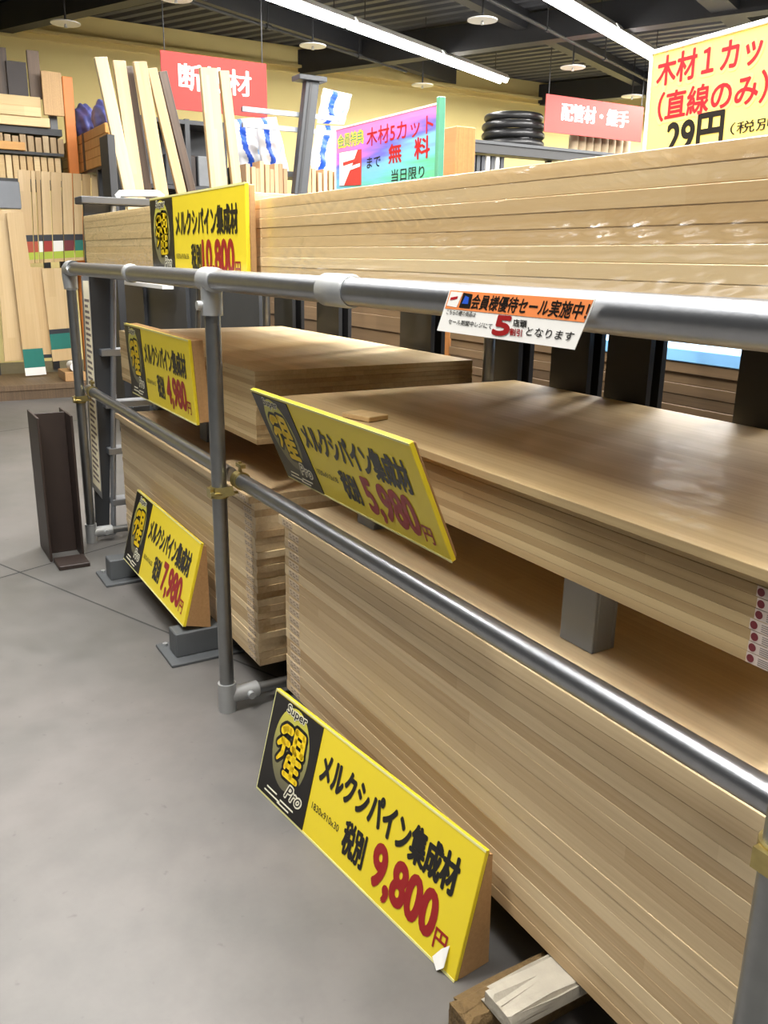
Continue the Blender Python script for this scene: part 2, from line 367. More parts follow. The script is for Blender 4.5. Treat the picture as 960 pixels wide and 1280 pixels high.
# sprinkler heads with round shields and their pipes
for i, (q, lab) in enumerate((
    ((-6.247, 5.481, 4.100), 'white round sprinkler shield between the two light rows, nearest the ceiling centre'),
    ((-8.439, 4.434, 4.100), 'white round sprinkler shield left of the long light row'),
    ((-7.538, 7.986, 4.100), 'white round sprinkler shield above the red pipe fittings banner'),
    ((-8.637, 10.244, 4.100), 'smallest round sprinkler shield beside the big yellow price board'),
    ((-9.079, 1.541, 4.100), 'white round sprinkler shield above the lumber at far left'),
    ((-9.808, 6.969, 4.100), 'small sprinkler shield near the yellow wall at the pipe end'),
    ((-7.349, 2.320, 4.100), 'sprinkler shield at the top edge above the leaning battens'))):
    r = thing('sprinkler_head', lab, 'sprinkler', q, (0, 0, 0), 'sprinkler heads under the ceiling')
    m = MB(); m.ring_tube([(0,0,0), (0,0,.012), (0,0,.02)], [.17, .17, .12], 28); m.build('shield', M_white, r, smooth=True)
    m = MB(); m.cyl((0,0,.02), (0,0,.60), .012, 8); m.build('drop_pipe', M_beam, r)
    m = MB(); m.cyl((0,0,-.04), (0,0,0), .02, 8, .012); m.build('nozzle', M_fit, r)
for nm, a, b0, b1, lab in (('conduit_pipe', -6.2, -3, 10.2, 'thin dark pipe running under the ceiling left of the lamps'), ('conduit_pipe', -3.3, -3, 18, 'thin dark pipe running between the two light rows')):
    m = MB(); m.cyl(bld(a, b0, 4.28), bld(a, b1, 4.28), .022, 8)
    b = b0+.6
    while b < b1: m.cyl(bld(a, b, 4.28), bld(a, b, 4.66), .007, 6); m.cyl(bld(a, b-.04, 4.28), bld(a, b+.04, 4.28), .034, 8); b += 1.9
    tag(m.build(nm, M_beam, smooth=True), lab, 'pipe')

# ------------------------------------------------------------------ pipe rail frame in front of the boards
H, HL, XL, XR = 1.45, 0.83, -2.103, 2.056
fr = thing('pipe_rail_frame', 'galvanised pipe guard rail frame standing in front of the pine board stacks', 'railing')
for x in (XL, 0.0, XR):
    m = MB(); m.cyl((x, 0, .05), (x, 0, H-.03), .0243, 28); m.build('post', M_galv2, fr, smooth=True)
segs = [(XL+.03, -.92), (-.92, -.01), (-.01, .84), (.84, 2.95)]
for a, b in segs:
    m = MB(); m.cyl((a, 0, H), (b, 0, H), .0303, 36); m.build('top_rail', M_galv, fr, smooth=True)
for a, b in ((XL-.05, -.045), (.03, 2.95)):
    m = MB(); m.cyl((a, .055, HL), (b, .055, HL), .0243, 32); m.build('lower_rail', M_galv, fr, smooth=True)
def collar(x, w, r):
    m = MB(); m.ring_tube([(x-w, 0, H), (x-w, 0, H), (x-w+.006, 0, H), (x+w-.006, 0, H), (x+w, 0, H), (x+w, 0, H)], [.03, r-.004, r, r, r-.004, .03], 36); m.build('collar', M_fit, fr, smooth=True)
collar(-.92, .02, .0355); collar(.84, .062, .0365)
m = MB(); m.ring_tube([(-.05,0,H), (-.046,0,H), (.04,0,H), (.05,0,H)], [.031, .0375, .0375, .031], 32); m.cyl((0,0,H-.105), (0,0,H), .0325, 28); m.cyl((-.005,-.03,H-.075), (-.005,-.047,H-.075), .014, 10)
m.build('tee_fitting', M_fit, fr, smooth=True)
m = MB(); m.ring_tube([(XL+.11,0,H), (XL+.11,0,H), (XL+.02,0,H), (XL-.005,0,H-.006), (XL-.012,0,H-.03), (XL,0,H-.10), (XL,0,H-.10)], [.03, .0375, .0375, .038, .0375, .034, .025], 28); m.build('elbow_fitting', M_fit, fr, smooth=True)
for x in (XL, 0.0, XR):
    m = MB(); m.cyl((x,0,.0), (x,0,.105), .031, 28); m.ring_tube([(x,.0,.055), (x,.11,.055), (x,.115,.055)], [.029, .029, .024], 24); m.cyl((x+.02,.075,.055), (x+.045,.075,.055), .013, 10); m.build('foot_fitting', M_fit, fr, smooth=True)
    m = MB(); m.cyl((x,.10,.055), (x,1.06,.055), .0195, 20); m.build('tie_bar', M_galv2, fr, smooth=True)
    m = MB(); m.cyl((x,1.06,.0), (x,1.06,H-.06), .0215, 20); m.build('rear_post', M_galv2, fr, smooth=True)
for x in (XL, 0.0, XR):
    z = HL-(.028 if x > 1 else .042)
    c = MB(); c.ring_tube([(x,0,z-.018), (x,0,z-.018), (x,0,z+.018), (x,0,z+.018)], [.025, .0295, .0295, .025], 24)
    c.beam((x-.016,-.031,z), (x+.02,-.031,z), .012, .03); c.beam((x+.026,-.02,z), (x+.05,.03,z+.012), .008, .03)
    c.cyl((x+.034,-.035,z), (x+.034,.05,z), .005, 8); c.cyl((x+.034,-.042,z), (x+.034,-.03,z), .009, 6)
    c.ring_tube([(x+.03,.055,HL), (x+.03,.055,HL), (x+.066,.055,HL), (x+.066,.055,HL)], [.025, .0295, .0295, .025], 24)
    c.cyl((x+.048,.055,HL+.02), (x+.048,.055,HL+.062), .0055, 8); c.beam((x+.03,.055,HL+.05), (x+.075,.055,HL+.05), .016, .012)
    c.build('pipe_clamp', M_brass, fr, smooth=True)

# ------------------------------------------------------------------ stacks of boards
def stack(n, x0, x1, y0, depth, z0, th, mat, base_label, group, lab=None, jit=.004, top_shift=None, rotz=0.0, bev=.0008, skip=0):
    w = x1-x0; m = MB(); m.box((0, 0, 0), (w, depth, th-.0002))
    first = m.build('pine_board', mat, bevel=bev); tag(first, '', 'board', group)
    if lab: lab(first, w, th)
    rnd = random.Random(int((x0+5)*1000)+n)
    for i in range(n):
        o = first if i == 0 else dup(first)
        if i >= n-skip:
            for c_ in list(o.children): bpy.data.objects.remove(c_)
        o['label'] = base_label % nth(i, n)
        dx, dy = rnd.uniform(-jit, jit), rnd.uniform(-jit*.18, jit*.18)
        if top_shift and i == n-1: dx += top_shift[0]; dy += top_shift[1]
        o.location = (x0+dx, y0+dy, z0+i*th); o.rotation_euler = (0, 0, rotz+rnd.uniform(-.0004, .0004))

def small_label(x, wl):
    def f(o, w, th):
        m = MB(); xx = x if x >= 0 else w+x
        m.box((xx, -.0011, th*.16), (xx+wl, .0005, th*.84), 0)
        for q in range(3):
            m.box((xx+.012+q*wl*.32, -.0015, th*.3), (xx+.012+q*wl*.32+wl*.18, -.001, th*.42), 1); m.box((xx+.008+q*wl*.32, -.0015, th*.55), (xx+.008+q*wl*.32+wl*.13, -.001, th*.7), 1)
        c = m.build('price_label', [M_tag, M_tagm], o)
    return f
def dot_label(o, w, th):
    m = MB(); m.box((w-.075, -.0011, th*.04), (w-.004, .0005, th*.96), 0)
    k_ = 18; cx, cz, r = w-.0672, th*.5, th*.36
    m._add([(cx+r*math.cos(2*math.pi*q/k_), -.0016, cz+r*math.sin(2*math.pi*q/k_)) for q in range(k_)], [tuple(range(k_))], 1)
    for q in range(4): m.box((w-.054, -.0015, th*(.18+.18*q)), (w-.054+(.044, .03, .046, .036)[q], -.001, th*(.18+.18*q)+.0011), 2)
    m.build('price_label', [M_lblpink, M_lblred, M_mark], o)

stack(19, .194, 2.03, .141, .91, .137, .0314, M_pine, 'thick pine board, %s in the stack behind the 9,800 yen sign', 'thick pine boards in the low stack at right', small_label(.03, .075), top_shift=(-.045, -.0005))
stack(25, -1.87, -.05, .141, .91, .112, .0252, M_pine, 'pine board, %s in the stack behind the 7,980 yen sign', 'pine boards in the low stack at left', small_label(-.10, .07), top_shift=(0, -.022), jit=.006)
stack(15, -2.0, -.165, .2, .91, .892, .0169, M_pine_dull, 'thin pine board, %s in the stack behind the 4,980 yen sign', 'thin pine boards in the middle stack at left', None)
stack(9, .035, 1.905, .2, .98, .925, .0184, M_pine_dull, 'pine board, %s in the film-wrapped middle stack under the top rail sale tag', 'pine boards in the middle stack at right', dot_label, top_shift=(0, -.024), skip=2)
stack(8, .094, 1.99, .1, .91, 1.466, .0264, M_pine_film, 'wrapped pine board, %s in the shiny upper stack above the top rail', 'film wrapped boards in the upper right stack', None, jit=.005, bev=.0012)
stack(8, -2.16, .045, .1, .91, 1.466, .0296, M_pine_film, 'wrapped board, %s in the far upper stack left of the 10,800 sign', 'film wrapped boards in the upper left stack', None, jit=.005, bev=.0012)

# spacer blocks between the stacks
def spacer(x, y, z0, z1, label, w=.10):
    r = thing('spacer_block', label, 'block', (x, y, z0), group='grey spacer blocks between the stacks')
    m = MB(); m.box((0, 0, 0), (w, .01, z1-z0)); m.box((0, .055, 0), (w, .065, z1-z0)); m.box((0, .01, 0), (.01, .055, z1-z0)); m.box((w-.01, .01, 0), (w, .055, z1-z0)); m.box((.01, .01, .008), (w-.01, .055, .02))
    m.build('shell', M_block, r, bevel=.002)
    m = MB(); m.box((w*.35, -.002, (z1-z0)*.78), (w*.72, .001, (z1-z0)*.83)); m.build('grip_slot', M_dgrey, r)
spacer(1.302, .30, .7340, .924, 'grey hollow spacer block on the low stack under the right middle boards')
spacer(.345, .32, .7340, .924, 'grey spacer block half hidden behind the hanging 5,980 yen sign')
spacer(-1.05, .29, .744, .891, 'grey spacer block under the right end of the middle left stack', .09)
spacer(-1.93, .33, .744, .891, 'dark spacer block under the left end of the middle left stack', .08)

# base feet on the floor under the low stacks
def base_foot(x, y, label):
    r = thing('base_foot', label, 'rack foot', (x, y, 0), group='grey steel feet under the low left stack')
    m = MB(); m.box((-.12, 0, 0), (.10, .9, .012)); m.build('floor_plate', M_foot, r, bevel=.002)
    m = MB(); m.box((-.045, .035, .012), (.045, .9, .111)); m.build('foot_beam', M_foot, r, bevel=.004)
    m = MB()
    m.cyl((-.09, .03, .012), (-.09, .03, .022), .011, 6)
    m.build('anchor_bolt', M_fit, r)
base_foot(-.50, -.075, 'grey steel foot on the floor nearest the middle post'); base_foot(-1.47, -.095, 'grey steel foot on the floor behind the small low sign')
def batten(x, y, w, ln, h, mat, label, name='wood_batten', seed=1, z=0, rz=0):
    rnd = random.Random(seed); bm = bmesh.new()
    nx, ny, nz_ = 5, 14, 4; m = MB()
    bmesh.ops.create_cube(bm, size=1); bmesh.ops.subdivide_edges(bm, edges=bm.edges, cuts=7, use_grid_fill=True)
    me = bpy.data.meshes.new(name)
    for v in bm.verts:
        v.co = Vector(((v.co.x+.5)*w, (v.co.y+.5)*ln, (v.co.z+.5)*h))
        edge = sum((abs(v.co.x-c) < 1e-4) for c in (0, w))+sum((abs(v.co.y-c) < 1e-4) for c in (0,))+sum((abs(v.co.z-c) < 1e-4) for c in (0, h))
        if edge >= 2 and v.co.z > h*.1: v.co += Vector((rnd.uniform(-.3, .3)*.012+(.006 if v.co.x < w/2 else -.006), rnd.uniform(.0, .016), -rnd.uniform(0, .012)))
    bm.to_mesh(me); bm.free(); me.materials.append(mat)
    o = bpy.data.objects.new(name, me); COL.objects.link(o); o.location = (x, y, z); o.rotation_euler = (0, 0, rz)
    return tag(o, label, 'timber')
wb = [(1.499, -0.024, 0.136), (1.595, 0.001, 0.136)]
batten(wb[0][0]+.012, wb[0][1]-.004, .094, .9, .035, M_conc, 'weathered white board on top of the brown bearer under the low right stack', 'bearer_board', seed=3, z=.1005)
batten(wb[0][0]-.035, wb[0][1]-.055, .088, .9, .0985, M_chip, 'chipped brown timber bearer beneath the weathered white board', name='timber_bearer', seed=5)
batten(.42, .16, .10, .85, .136, M_conc, 'timber bearer under the left end of the low right stack', seed=8)

# clear shrink film stretched over the front of the upper right stack
M_film = bpy.data.materials.new('clear_shrink_film'); M_film.use_nodes = True; nt = M_film.node_tree; L = nt.links.new
nt.nodes.remove(nt.nodes['Principled BSDF']); mo = nt.nodes['Material Output']
tr_ = N(nt, 'ShaderNodeBsdfTransparent'); gl = N(nt, 'ShaderNodeBsdfAnisotropic'); gl.inputs['Roughness'].default_value = 0.2
ms = N(nt, 'ShaderNodeMixShader'); ms.inputs[0].default_value = 0.24; L(tr_.outputs[0], ms.inputs[1]); L(gl.outputs[0], ms.inputs[2]); L(ms.outputs[0], mo.inputs['Surface'])
def film(x0, x1, y, z0, z1, seed, label):
    nx, nz_ = 330, 64; rnd = random.Random(seed); m = MB(); vs = []
    ph_ = [rnd.uniform(0, 6.28) for q in range(12)]
    pat = [(rnd.uniform(.05, .95), rnd.uniform(.05, .95), rnd.uniform(.10, .22), rnd.uniform(.14, .3), rnd.choice((-1, 1))) for q in range(13)]
    for j in range(nz_+1):
        for i in range(nx+1):
            u, v = i/nx, j/nz_; X_ = u*(x1-x0)
            mk = max(0, math.sin(X_*2.3+v*3+ph_[5])*math.sin(v*8.5+X_*.8+ph_[6])); h = .0034*mk*math.sin(v*38+1.4*math.sin(X_*2.1+ph_[0])+ph_[1])+.0005*math.sin(v*57+1.9*math.sin(X_*3.3+ph_[2])+ph_[3])
            for (pu, pv, ru, rv, sg) in pat:
                g = math.exp(-((u-pu)/ru)**2*3-((v-pv)/rv)**2*2); h += g*.0015*math.sin((X_*70+sg*v*26)+ph_[4]+3*u)
            vs.append((x0+X_, y-abs(h)-.0008, z0+v*(z1-z0)))
    m._add(vs, [(j*(nx+1)+i, j*(nx+1)+i+1, (j+1)*(nx+1)+i+1, (j+1)*(nx+1)+i) for j in range(nz_) for i in range(nx)])
    tag(m.build('shrink_film', M_film, smooth=True), label, 'plastic film')
film(.17, 1.985, .0965, 1.468, 1.676, 3, 'clear crinkled plastic film over the front of the shiny upper right stack')
film(-2.155, -.815, .0965, 1.468, 1.700, 9, 'clear crinkled plastic film over the front of the far upper left stack')
# black columns at the back carrying the upper stacks
def column(x, w, label, y=1.2, d=.075):
    r = thing('steel_column', label, 'column', (x, y, 0), group='black columns behind the stacks')
    m = MB(); m.box((-w/2, 0, .012), (w/2, .02, 1.46)); m.box((-w/2, d-.02, .012), (w/2, d, 1.46)); m.box((-.012, .02, .012), (.012, d-.02, 1.46)); m.build('shaft', M_black, r)
    m = MB(); m.box((-w*.62, -.03, 0), (w*.62, d+.03, .012)); m.build('base_plate', M_black, r)
    m = MB(); m.box((-.03, -.75, 1.42), (.03, 0, 1.464)); m.build('support_arm', M_black, r)
for px0, px1, lab in ((612, 649, 'black steel column behind the left end of the middle right stack'), (690, 737, 'second black steel column from the middle post, under the sale tag'), (760, 814, 'third black steel column from the middle post, right of the tag'), (928, 985, 'black steel column at the right picture edge'),
    (390, 430, 'black steel column seen just right of the middle post'), (496, 544, 'black steel column beyond the bare stretch of top rail'), (342, 367, 'farthest black steel column left under the top rail')):
    x0, x1 = {612: ((-0.184, 1.200, 1.203)[0], (-0.000, 1.200, 1.219)[0]), 690: ((0.184, 1.200, 1.235)[0], (0.375, 1.200, 1.252)[0]), 760: ((0.461, 1.200, 1.259)[0], (0.648, 1.200, 1.276)[0]), 928: ((0.981, 1.200, 1.305)[0], (1.123, 1.200, 1.318)[0]),
        390: ((-1.797, 1.200, 1.191)[0], (-1.419, 1.200, 1.215)[0]), 496: ((-0.896, 1.200, 1.249)[0], (-0.577, 1.200, 1.270)[0]), 342: ((-2.328, 1.200, 1.156)[0], (-2.040, 1.200, 1.175)[0])}[px0]
    column((x0+x1)/2, min(x1-x0, .26), lab)
# light-blocking deck, then stock on the far side of the rack
m = MB(); m.box((0, 0, 0), (2.9, .38, .02)); m.box((0, 0, -.03), (2.9, .02, 0)); m.box((0, .36, -.03), (2.9, .38, 0)); tag(m.build('light_block_deck', M_black, loc=(-.62, 1.03, 1.465)), 'added black deck behind the shiny upper stack, blocking light from the rear', 'shelf')  # unseen deck, added to keep rear light off the middle stack
m = MB(); m.box((0, 0, 0), (2.3, .45, .05)); tag(m.build('insulation_board', M_foam, loc=(-1.15, 1.70, 1.1655), bevel=.004), 'light blue insulation board on the brown plywood behind the rack', 'board')
z = .15
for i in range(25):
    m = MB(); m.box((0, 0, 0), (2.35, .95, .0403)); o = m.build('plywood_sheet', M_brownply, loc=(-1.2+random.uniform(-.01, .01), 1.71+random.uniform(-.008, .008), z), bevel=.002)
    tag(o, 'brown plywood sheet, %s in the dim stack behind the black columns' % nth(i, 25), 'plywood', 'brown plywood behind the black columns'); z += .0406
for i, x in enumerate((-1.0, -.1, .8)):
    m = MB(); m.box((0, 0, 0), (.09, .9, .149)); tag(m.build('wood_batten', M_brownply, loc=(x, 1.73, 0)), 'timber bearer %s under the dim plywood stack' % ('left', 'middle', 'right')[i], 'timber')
r = thing('steel_partition', 'dark grey steel partition behind the middle left stack', 'partition', (-6.5, 1.25, 0))
m = MB(); m.box((0, 0, 0), (3.9, .03, 1.60)); m.build('sheet', M_dgrey, r, bevel=.004)
for q in (0, 1.2, 2.4, 3.0, 3.86): m = MB(); m.box((q, -.03, 0), (q+.04, -.0005, 1.60)); m.build('stiffener', M_dgrey, r)
wq = [(-5.721, 1.140, 1.282), (-4.340, 1.140, 1.315)]
m = MB(); m.box((0, 0, 0), (wq[1][0]-wq[0][0], .0935, .035)); tag(m.build('white_batten', M_white, loc=(wq[0][0], 1.124, wq[0][2]-.02), bevel=.003), 'white batten fixed along the dark partition under the rail', 'timber')

z = .1
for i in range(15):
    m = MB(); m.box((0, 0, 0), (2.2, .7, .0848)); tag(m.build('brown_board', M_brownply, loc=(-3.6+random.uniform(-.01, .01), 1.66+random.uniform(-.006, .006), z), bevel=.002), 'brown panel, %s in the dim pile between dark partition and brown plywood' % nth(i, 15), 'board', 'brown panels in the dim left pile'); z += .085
for i, x in enumerate((-3.4, -1.7)):
    m = MB(); m.box((0, 0, 0), (.09, .65, .0995)); tag(m.build('wood_batten', M_brownply, loc=(x, 1.68, 0)), 'timber bearer %s under the dim panel pile' % ('left', 'right')[i], 'timber')
# ------------------------------------------------------------------ yellow price signs
def stroke(m, pts, w, y, mi=0):
    pts = [Vector((q[0], q[1])) for q in pts]
    W_ = [w]*len(pts) if not isinstance(w, (list, tuple)) else w
    for i in range(len(pts)-1):
        a, b = pts[i], pts[i+1]; d = (b-a).normalized(); nrm = Vector((-d.y, d.x))
        q = [a+nrm*W_[i], a-nrm*W_[i], b-nrm*W_[i+1], b+nrm*W_[i+1]]
        m._add([(t.x, y, t.y) for t in q], [(0, 1, 2, 3)], mi)
    for p_, ww in zip(pts, W_):
        m._add([(p_.x+ww*math.cos(2*math.pi*t/10), y, p_.y+ww*math.sin(2*math.pi*t/10)) for t in range(10)], [tuple(range(10))], mi)
EMBLEM = [  # brush strokes of the emblem in logo panel units
    ([(.30, .70), (.36, .74), (.46, .74)], .052), ([(.25, .56), (.33, .615), (.45, .615)], [.03, .045, .04]), ([(.37, .60), (.36, .50), (.28, .42)], [.035, .035, .02]),
    ([(.56, .77), (.56, .60)], .04), ([(.56, .775), (.72, .765), (.73, .60)], .04), ([(.57, .69), (.70, .685)], .032), ([(.53, .60), (.74, .595)], .042),
    ([(.50, .51), (.73, .515)], .036), ([(.50, .43), (.71, .435)], .034), ([(.60, .58), (.60, .36)], .04), ([(.46, .34), (.72, .345)], .036), ([(.48, .50), (.46, .40)], .028)]
def price_sign(label, loc, rot, w, h, price, size, back, th=.012, group='yellow pine board price signs'):
    r = thing('price_sign', label, 'sign', loc, rot, group)
    m = MB(); m.box((0, 0, 0), (w, th, h), 0); b = m.build('sign_board', M_sign, r, bevel=.0015)
    m = MB(); m.box((-.001, -.001, -.001), (w+.001, .0, .005)); m.box((-.001, -.001, h-.005), (w+.001, .0, h+.001)); m.box((-.001, -.001, 0), (.003, .0, h)); m.build('pale_edging', M_edge, r)
    if back == 'wedge':
        m = MB(); D = h*.30
        for x in (.0, w-.04):
            vs = [(x, th, .004), (x+.04, th, .004), (x+.04, th, h-.012), (x, th, h-.012), (x, th+D, .004), (x+.04, th+D, .004), (x+.04, th+.012, h-.012), (x, th+.012, h-.012)]
            m._add(vs, [(0,1,5,4), (1,2,6,5), (2,3,7,6), (3,0,4,7), (4,5,6,7), (0,3,2,1)])
        m.box((.04, th, .004), (w-.04, th+.018, .06))
        m.build('stand', M_signwood, r)
    else:
        m = MB(); m.box((.006, th, .006), (w-.002, th+back, h-.004)); m.build('backing_board', M_signwood, r, bevel=.002)
    lw = w*.288
    m = MB(); m.box((.004, -.0022, .006), (lw, .0002, h-.008)); lp = m.build('logo_panel', M_sblack, r)
    def U(u, v): return (.004+u*(lw-.004), v*h)
    m = MB(); k_ = 40; m._add([(*U(.5+.36*math.cos(2*math.pi*q/k_), 0)[:1], -.0026, U(0, .575+.385*math.sin(2*math.pi*q/k_))[1]) for q in range(k_)], [tuple(range(k_))]); m.build('emblem_ellipse', M_ell, lp)
    m = MB()
    for pts, ww in EMBLEM:
        f_ = lambda g: [q*lw*.92+.0095*(lw/.26) for q in g] if isinstance(g, list) else g*lw*.92+.0095*(lw/.26)
        stroke(m, [U(*q) for q in pts], f_(ww) if isinstance(ww, list) else f_(ww), -.0030, 0)
        g_ = [q*lw*.92 for q in ww] if isinstance(ww, list) else ww*lw*.92
        stroke(m, [U(*q) for q in pts], g_, -.0034, 1)
    m.build('emblem_character', [M_sblack, M_emy], lp)
    m = MB(); a, b_ = U(.30, .855), U(.70, .955); m.text('Super', (a[0], a[1], b_[0], b_[1]), -.0036, 1, .11, slant=.1); m.text('Super', (a[0], a[1], b_[0], b_[1]), -.0042, 0, .02, slant=.1); m.build('super_lettering', [M_sblack, M_cream], lp)
    m = MB(); a, b_ = U(.60, .16), U(.90, .285); m.text('Pro', (a[0], a[1], b_[0], b_[1]), -.0036, 1, .09, slant=.45); m.text('Pro', (a[0], a[1], b_[0], b_[1]), -.0042, 0, .0, slant=.45); m.build('pro_lettering', [M_sblack, M_cream], lp)
    m = MB()
    for u0, u1, v in ((.2, .42, .105), (.5, .78, .085), (.16, .5, .06), (.45, .7, .045)): a, b_ = U(u0, v), U(u1, v+.014); m.box((a[0], -.003, a[1]), (b_[0], -.0024, b_[1]))
    m.build('fine_print', M_cream, lp)
    m = MB(); m.text('メルクシパイン集成材', (w*.318, h*.53, w*.935, h*.815), -.0012, 0, .036); m.build('title_lettering', M_sblack, r)
    m = MB(); m.text(size, (w*.31, h*.265, w*.455, h*.325), -.0012, 0, .0); m.build('size_lettering', M_sblack, r)
    m = MB(); m.text('税別', (w*.483, h*.145, w*.585, h*.43), -.0012, 0, .03); m.build('tax_lettering', M_sblack, r)
    m = MB(); m.text(price, (w*.628 if len(price) < 6 else w*.60, h*.075, w*.895, h*.465), -.0012, 0, .038); m.build('price_lettering', M_sred, r)
    m = MB(); m.text('円', (w*.905, h*.10, w*.95, h*.25), -.0012, 0, .02); m.build('yen_lettering', M_sred, r)
    return r
# leaning sign on the floor, front right
sg = price_sign('largest yellow price sign leaning on the floor, reading 9,800 yen', (.483, -.09, .002), (-.245, 0, .111), .892, .314, '9,800', '1830x910x30', 'wedge')
m = MB(); m._add([(.818, -.004, .012), (.846, -.012, -.001), (.862, -.010, .016), (.858, -.003, .066), (.838, -.0025, .045)], [(0, 1, 2, 3, 4)]); m._add([(.818, -.0025, .012), (.846, -.010, -.001), (.862, -.008, .016), (.858, -.0015, .066), (.838, -.0012, .045)], [(4, 3, 2, 1, 0)]); m.build('torn_paper_sticker', M_paper, sg)
price_sign('small yellow price sign on the floor by the middle post, reading 7,980 yen', (-1.497, .064, .118), (-.24, 0, .0), .90, .33, '7,980', '1830x910x25', 'wedge') if False else price_sign('small yellow price sign leaning low beside the middle post, reading 7,980 yen', (-1.37, -.005, .134), (-.26, 0, .0), .905, .34, '7,980', '1830x910x25', 'wedge')
price_sign('yellow price sign left of the middle post, reading 4,980 yen', (-1.45, .11, .905), (.06, 0, .0), .915, .318, '4,980', '1830x910x15', .045)
price_sign('tilted yellow price sign hanging between the two rails, reading 5,980 yen', (.293, .115, .890), (.40, -.012, -.022), .885, .29, '5,980', '1830x910x18', .006)
price_sign('upper yellow price sign standing behind the top rail, reading 10,800 yen', (-.80, .055, 1.432), (0, 0, 0), .955, .288, '10,800', '1830x910x36', .02)
m = MB(); m.box((0, 0, 0), (.11, .075, .014)); tag(m.build('wood_shim', M_lum, loc=(.47, .20, 1.0915), rot=(0, 0, .25), bevel=.002), 'small pale wood shim on the middle stack above the hanging sign', 'timber')

# sale tag taped to the top rail
r = thing('sale_tag', 'white and orange sale notice taped on the top rail', 'notice', (1.290, -.0375, 1.3975), (-.06, 0, -.01))
W_, H_, sk = .362, .072, .030
def tq(u, v): return (u*W_+sk*v, v*H_)
m = MB(); q = [tq(0, 0), tq(1, 0), tq(1, 1), tq(0, 1)]; m.prism(q, 0, .0012); m.build('card', M_paper, r)
m = MB(); q = [tq(.01, .55), tq(.992, .55), tq(.992, .985), tq(.01, .985)]; m.prism(q, -.0006, .0001); st = m.build('orange_band', M_orange, r)
m = MB(); a = tq(.255, .6); b = tq(.965, .93); m.text('会員様優待セール実施中！', (a[0]-.01, a[1], b[0]+.004, b[1]), -.0010, 0, .02, slant=.35); m.build('headline_lettering', M_sblack, st)
m = MB(); q = [tq(.02, .62), tq(.105, .6), tq(.12, .95), tq(.02, .96)]; m.prism(q, -.001, -.0006); m.prism([tq(.125, .6), tq(.215, .6), tq(.2, .93), tq(.125, .95)], -.001, -.0006, 1); m.prism([tq(.035, .75), tq(.09, .8), tq(.09, .86), tq(.035, .82)], -.0014, -.001, 2); m.prism([tq(.14, .7), tq(.19, .7), tq(.18, .85), tq(.15, .88)], -.0014, -.001, 3); m.build('picture_marks', [M_paper, M_sblack, M_pred, M_bluep], st)
m = MB(); a = tq(.0, .42); b = tq(.27, .53); m.text('こちらの棚の商品は', (a[0]+.014, a[1], b[0], b[1]), -.0006, 0, .01, slant=.3)
a = tq(.08, .2); b = tq(.42, .32); m.text('セール期間中レジにて', (a[0], a[1], b[0], b[1]), -.0006, 0, .01, slant=.3)
a = tq(.68, .16); b = tq(.96, .34); m.text('となります', (a[0], a[1], b[0], b[1]), -.0006, 0, .01, slant=.3); m.build('body_lettering', M_sblack, r)
m = MB(); a = tq(.455, .1); b = tq(.535, .5); m.text('5', (a[0], a[1], b[0], b[1]), -.0008, 0, .05, slant=.3); a = tq(.57, .12); b = tq(.64, .27); m.text('割引', (a[0], a[1], b[0], b[1]), -.0008, 0, .03); m.build('discount_lettering', M_sred, r)
m = MB(); a = tq(.57, .32); b = tq(.65, .47); m.text('店頭', (a[0], a[1], b[0], b[1]), -.0008, 0, .03); m.build('discount_note', M_sblack, r)

# ------------------------------------------------------------------ boards of the cutting service, standing behind the upper stack
c0, c1, c2 = (-1.995, 1.450, 2.194), (-0.982, 1.450, 2.197), (-0.983, 1.450, 1.885)
r = thing('service_board', 'rainbow coloured cutting service board with red lettering behind the upper stack', 'sign', (c0[0], 1.45, 1.62))
w, h = c1[0]-c0[0], (c0[2]+c1[2])/2-1.62; v0 = (c2[2]-1.62)/h
m = MB(); m.box((0, 0, 0), (w, .012, h)); m.build('poster', M_swirl, r, bevel=.002)
m = MB(); m.box((-.008, -.003, 0), (0, .014, h)); m.box((-.008, -.003, h), (w, .014, h+.008)); m.build('white_edging', M_white, r)
m = MB(); m.box((w, -.012, 0), (w+.028, .022, h+.03)); m.build('side_frame', M_green, r, bevel=.003)
def V(t): return (v0+t*(1-v0))*h
m = MB(); m.text('木材5カット', (w*.345, V(.62), w*.965, V(.9)), -.0012, 0, .012); m.text('無', (w*.57, V(.3), w*.69, V(.58)), -.0012, 0, .03); m.text('料', (w*.81, V(.3), w*.94, V(.6)), -.0012, 0, .03); m.build('red_lettering', M_sred, r)
m = MB(); m.text('まで', (w*.35, V(.28), w*.49, V(.45)), -.0012, 0, .01); m.text('当日限り', (w*.6, V(.02), w*.9, V(.2)), -.0012, 0, .01); m.build('dark_lettering', M_sblack, r)
m = MB(); m.text('会員特典', (w*.025, V(.69), w*.31, V(.9)), -.0012, 0, .06); m.text('会員特典', (w*.03, V(.7), w*.305, V(.89)), -.0018, 1, .01); m.build('member_lettering', [M_emy, M_teal], r)
m = MB(); m.prism([(w*.05, V(.06)), (w*.29, V(.03)), (w*.29, V(.6)), (w*.05, V(.62))], -.003, 0, 0); m.prism([(w*.05, V(.07)), (w*.1, V(.06)), (w*.2, V(.4)), (w*.25, V(.6)), (w*.05, V(.61))], -.0036, -.003, 1); m.prism([(w*.09, V(.38)), (w*.26, V(.42)), (w*.26, V(.47)), (w*.09, V(.44))], -.0042, -.0036, 0); m.prism([(w*.12, V(.28)), (w*.28, V(.33)), (w*.28, V(.38)), (w*.12, V(.34))], -.0042, -.0036, 1); m.build('member_card', [M_ban, M_white], r)
for x in (.1, w-.1): m = MB(); m.cyl((x, .0255, -1.62), (x, .0255, h*.6), .012, 10); m.build('stand_pole', M_dgrey, r)
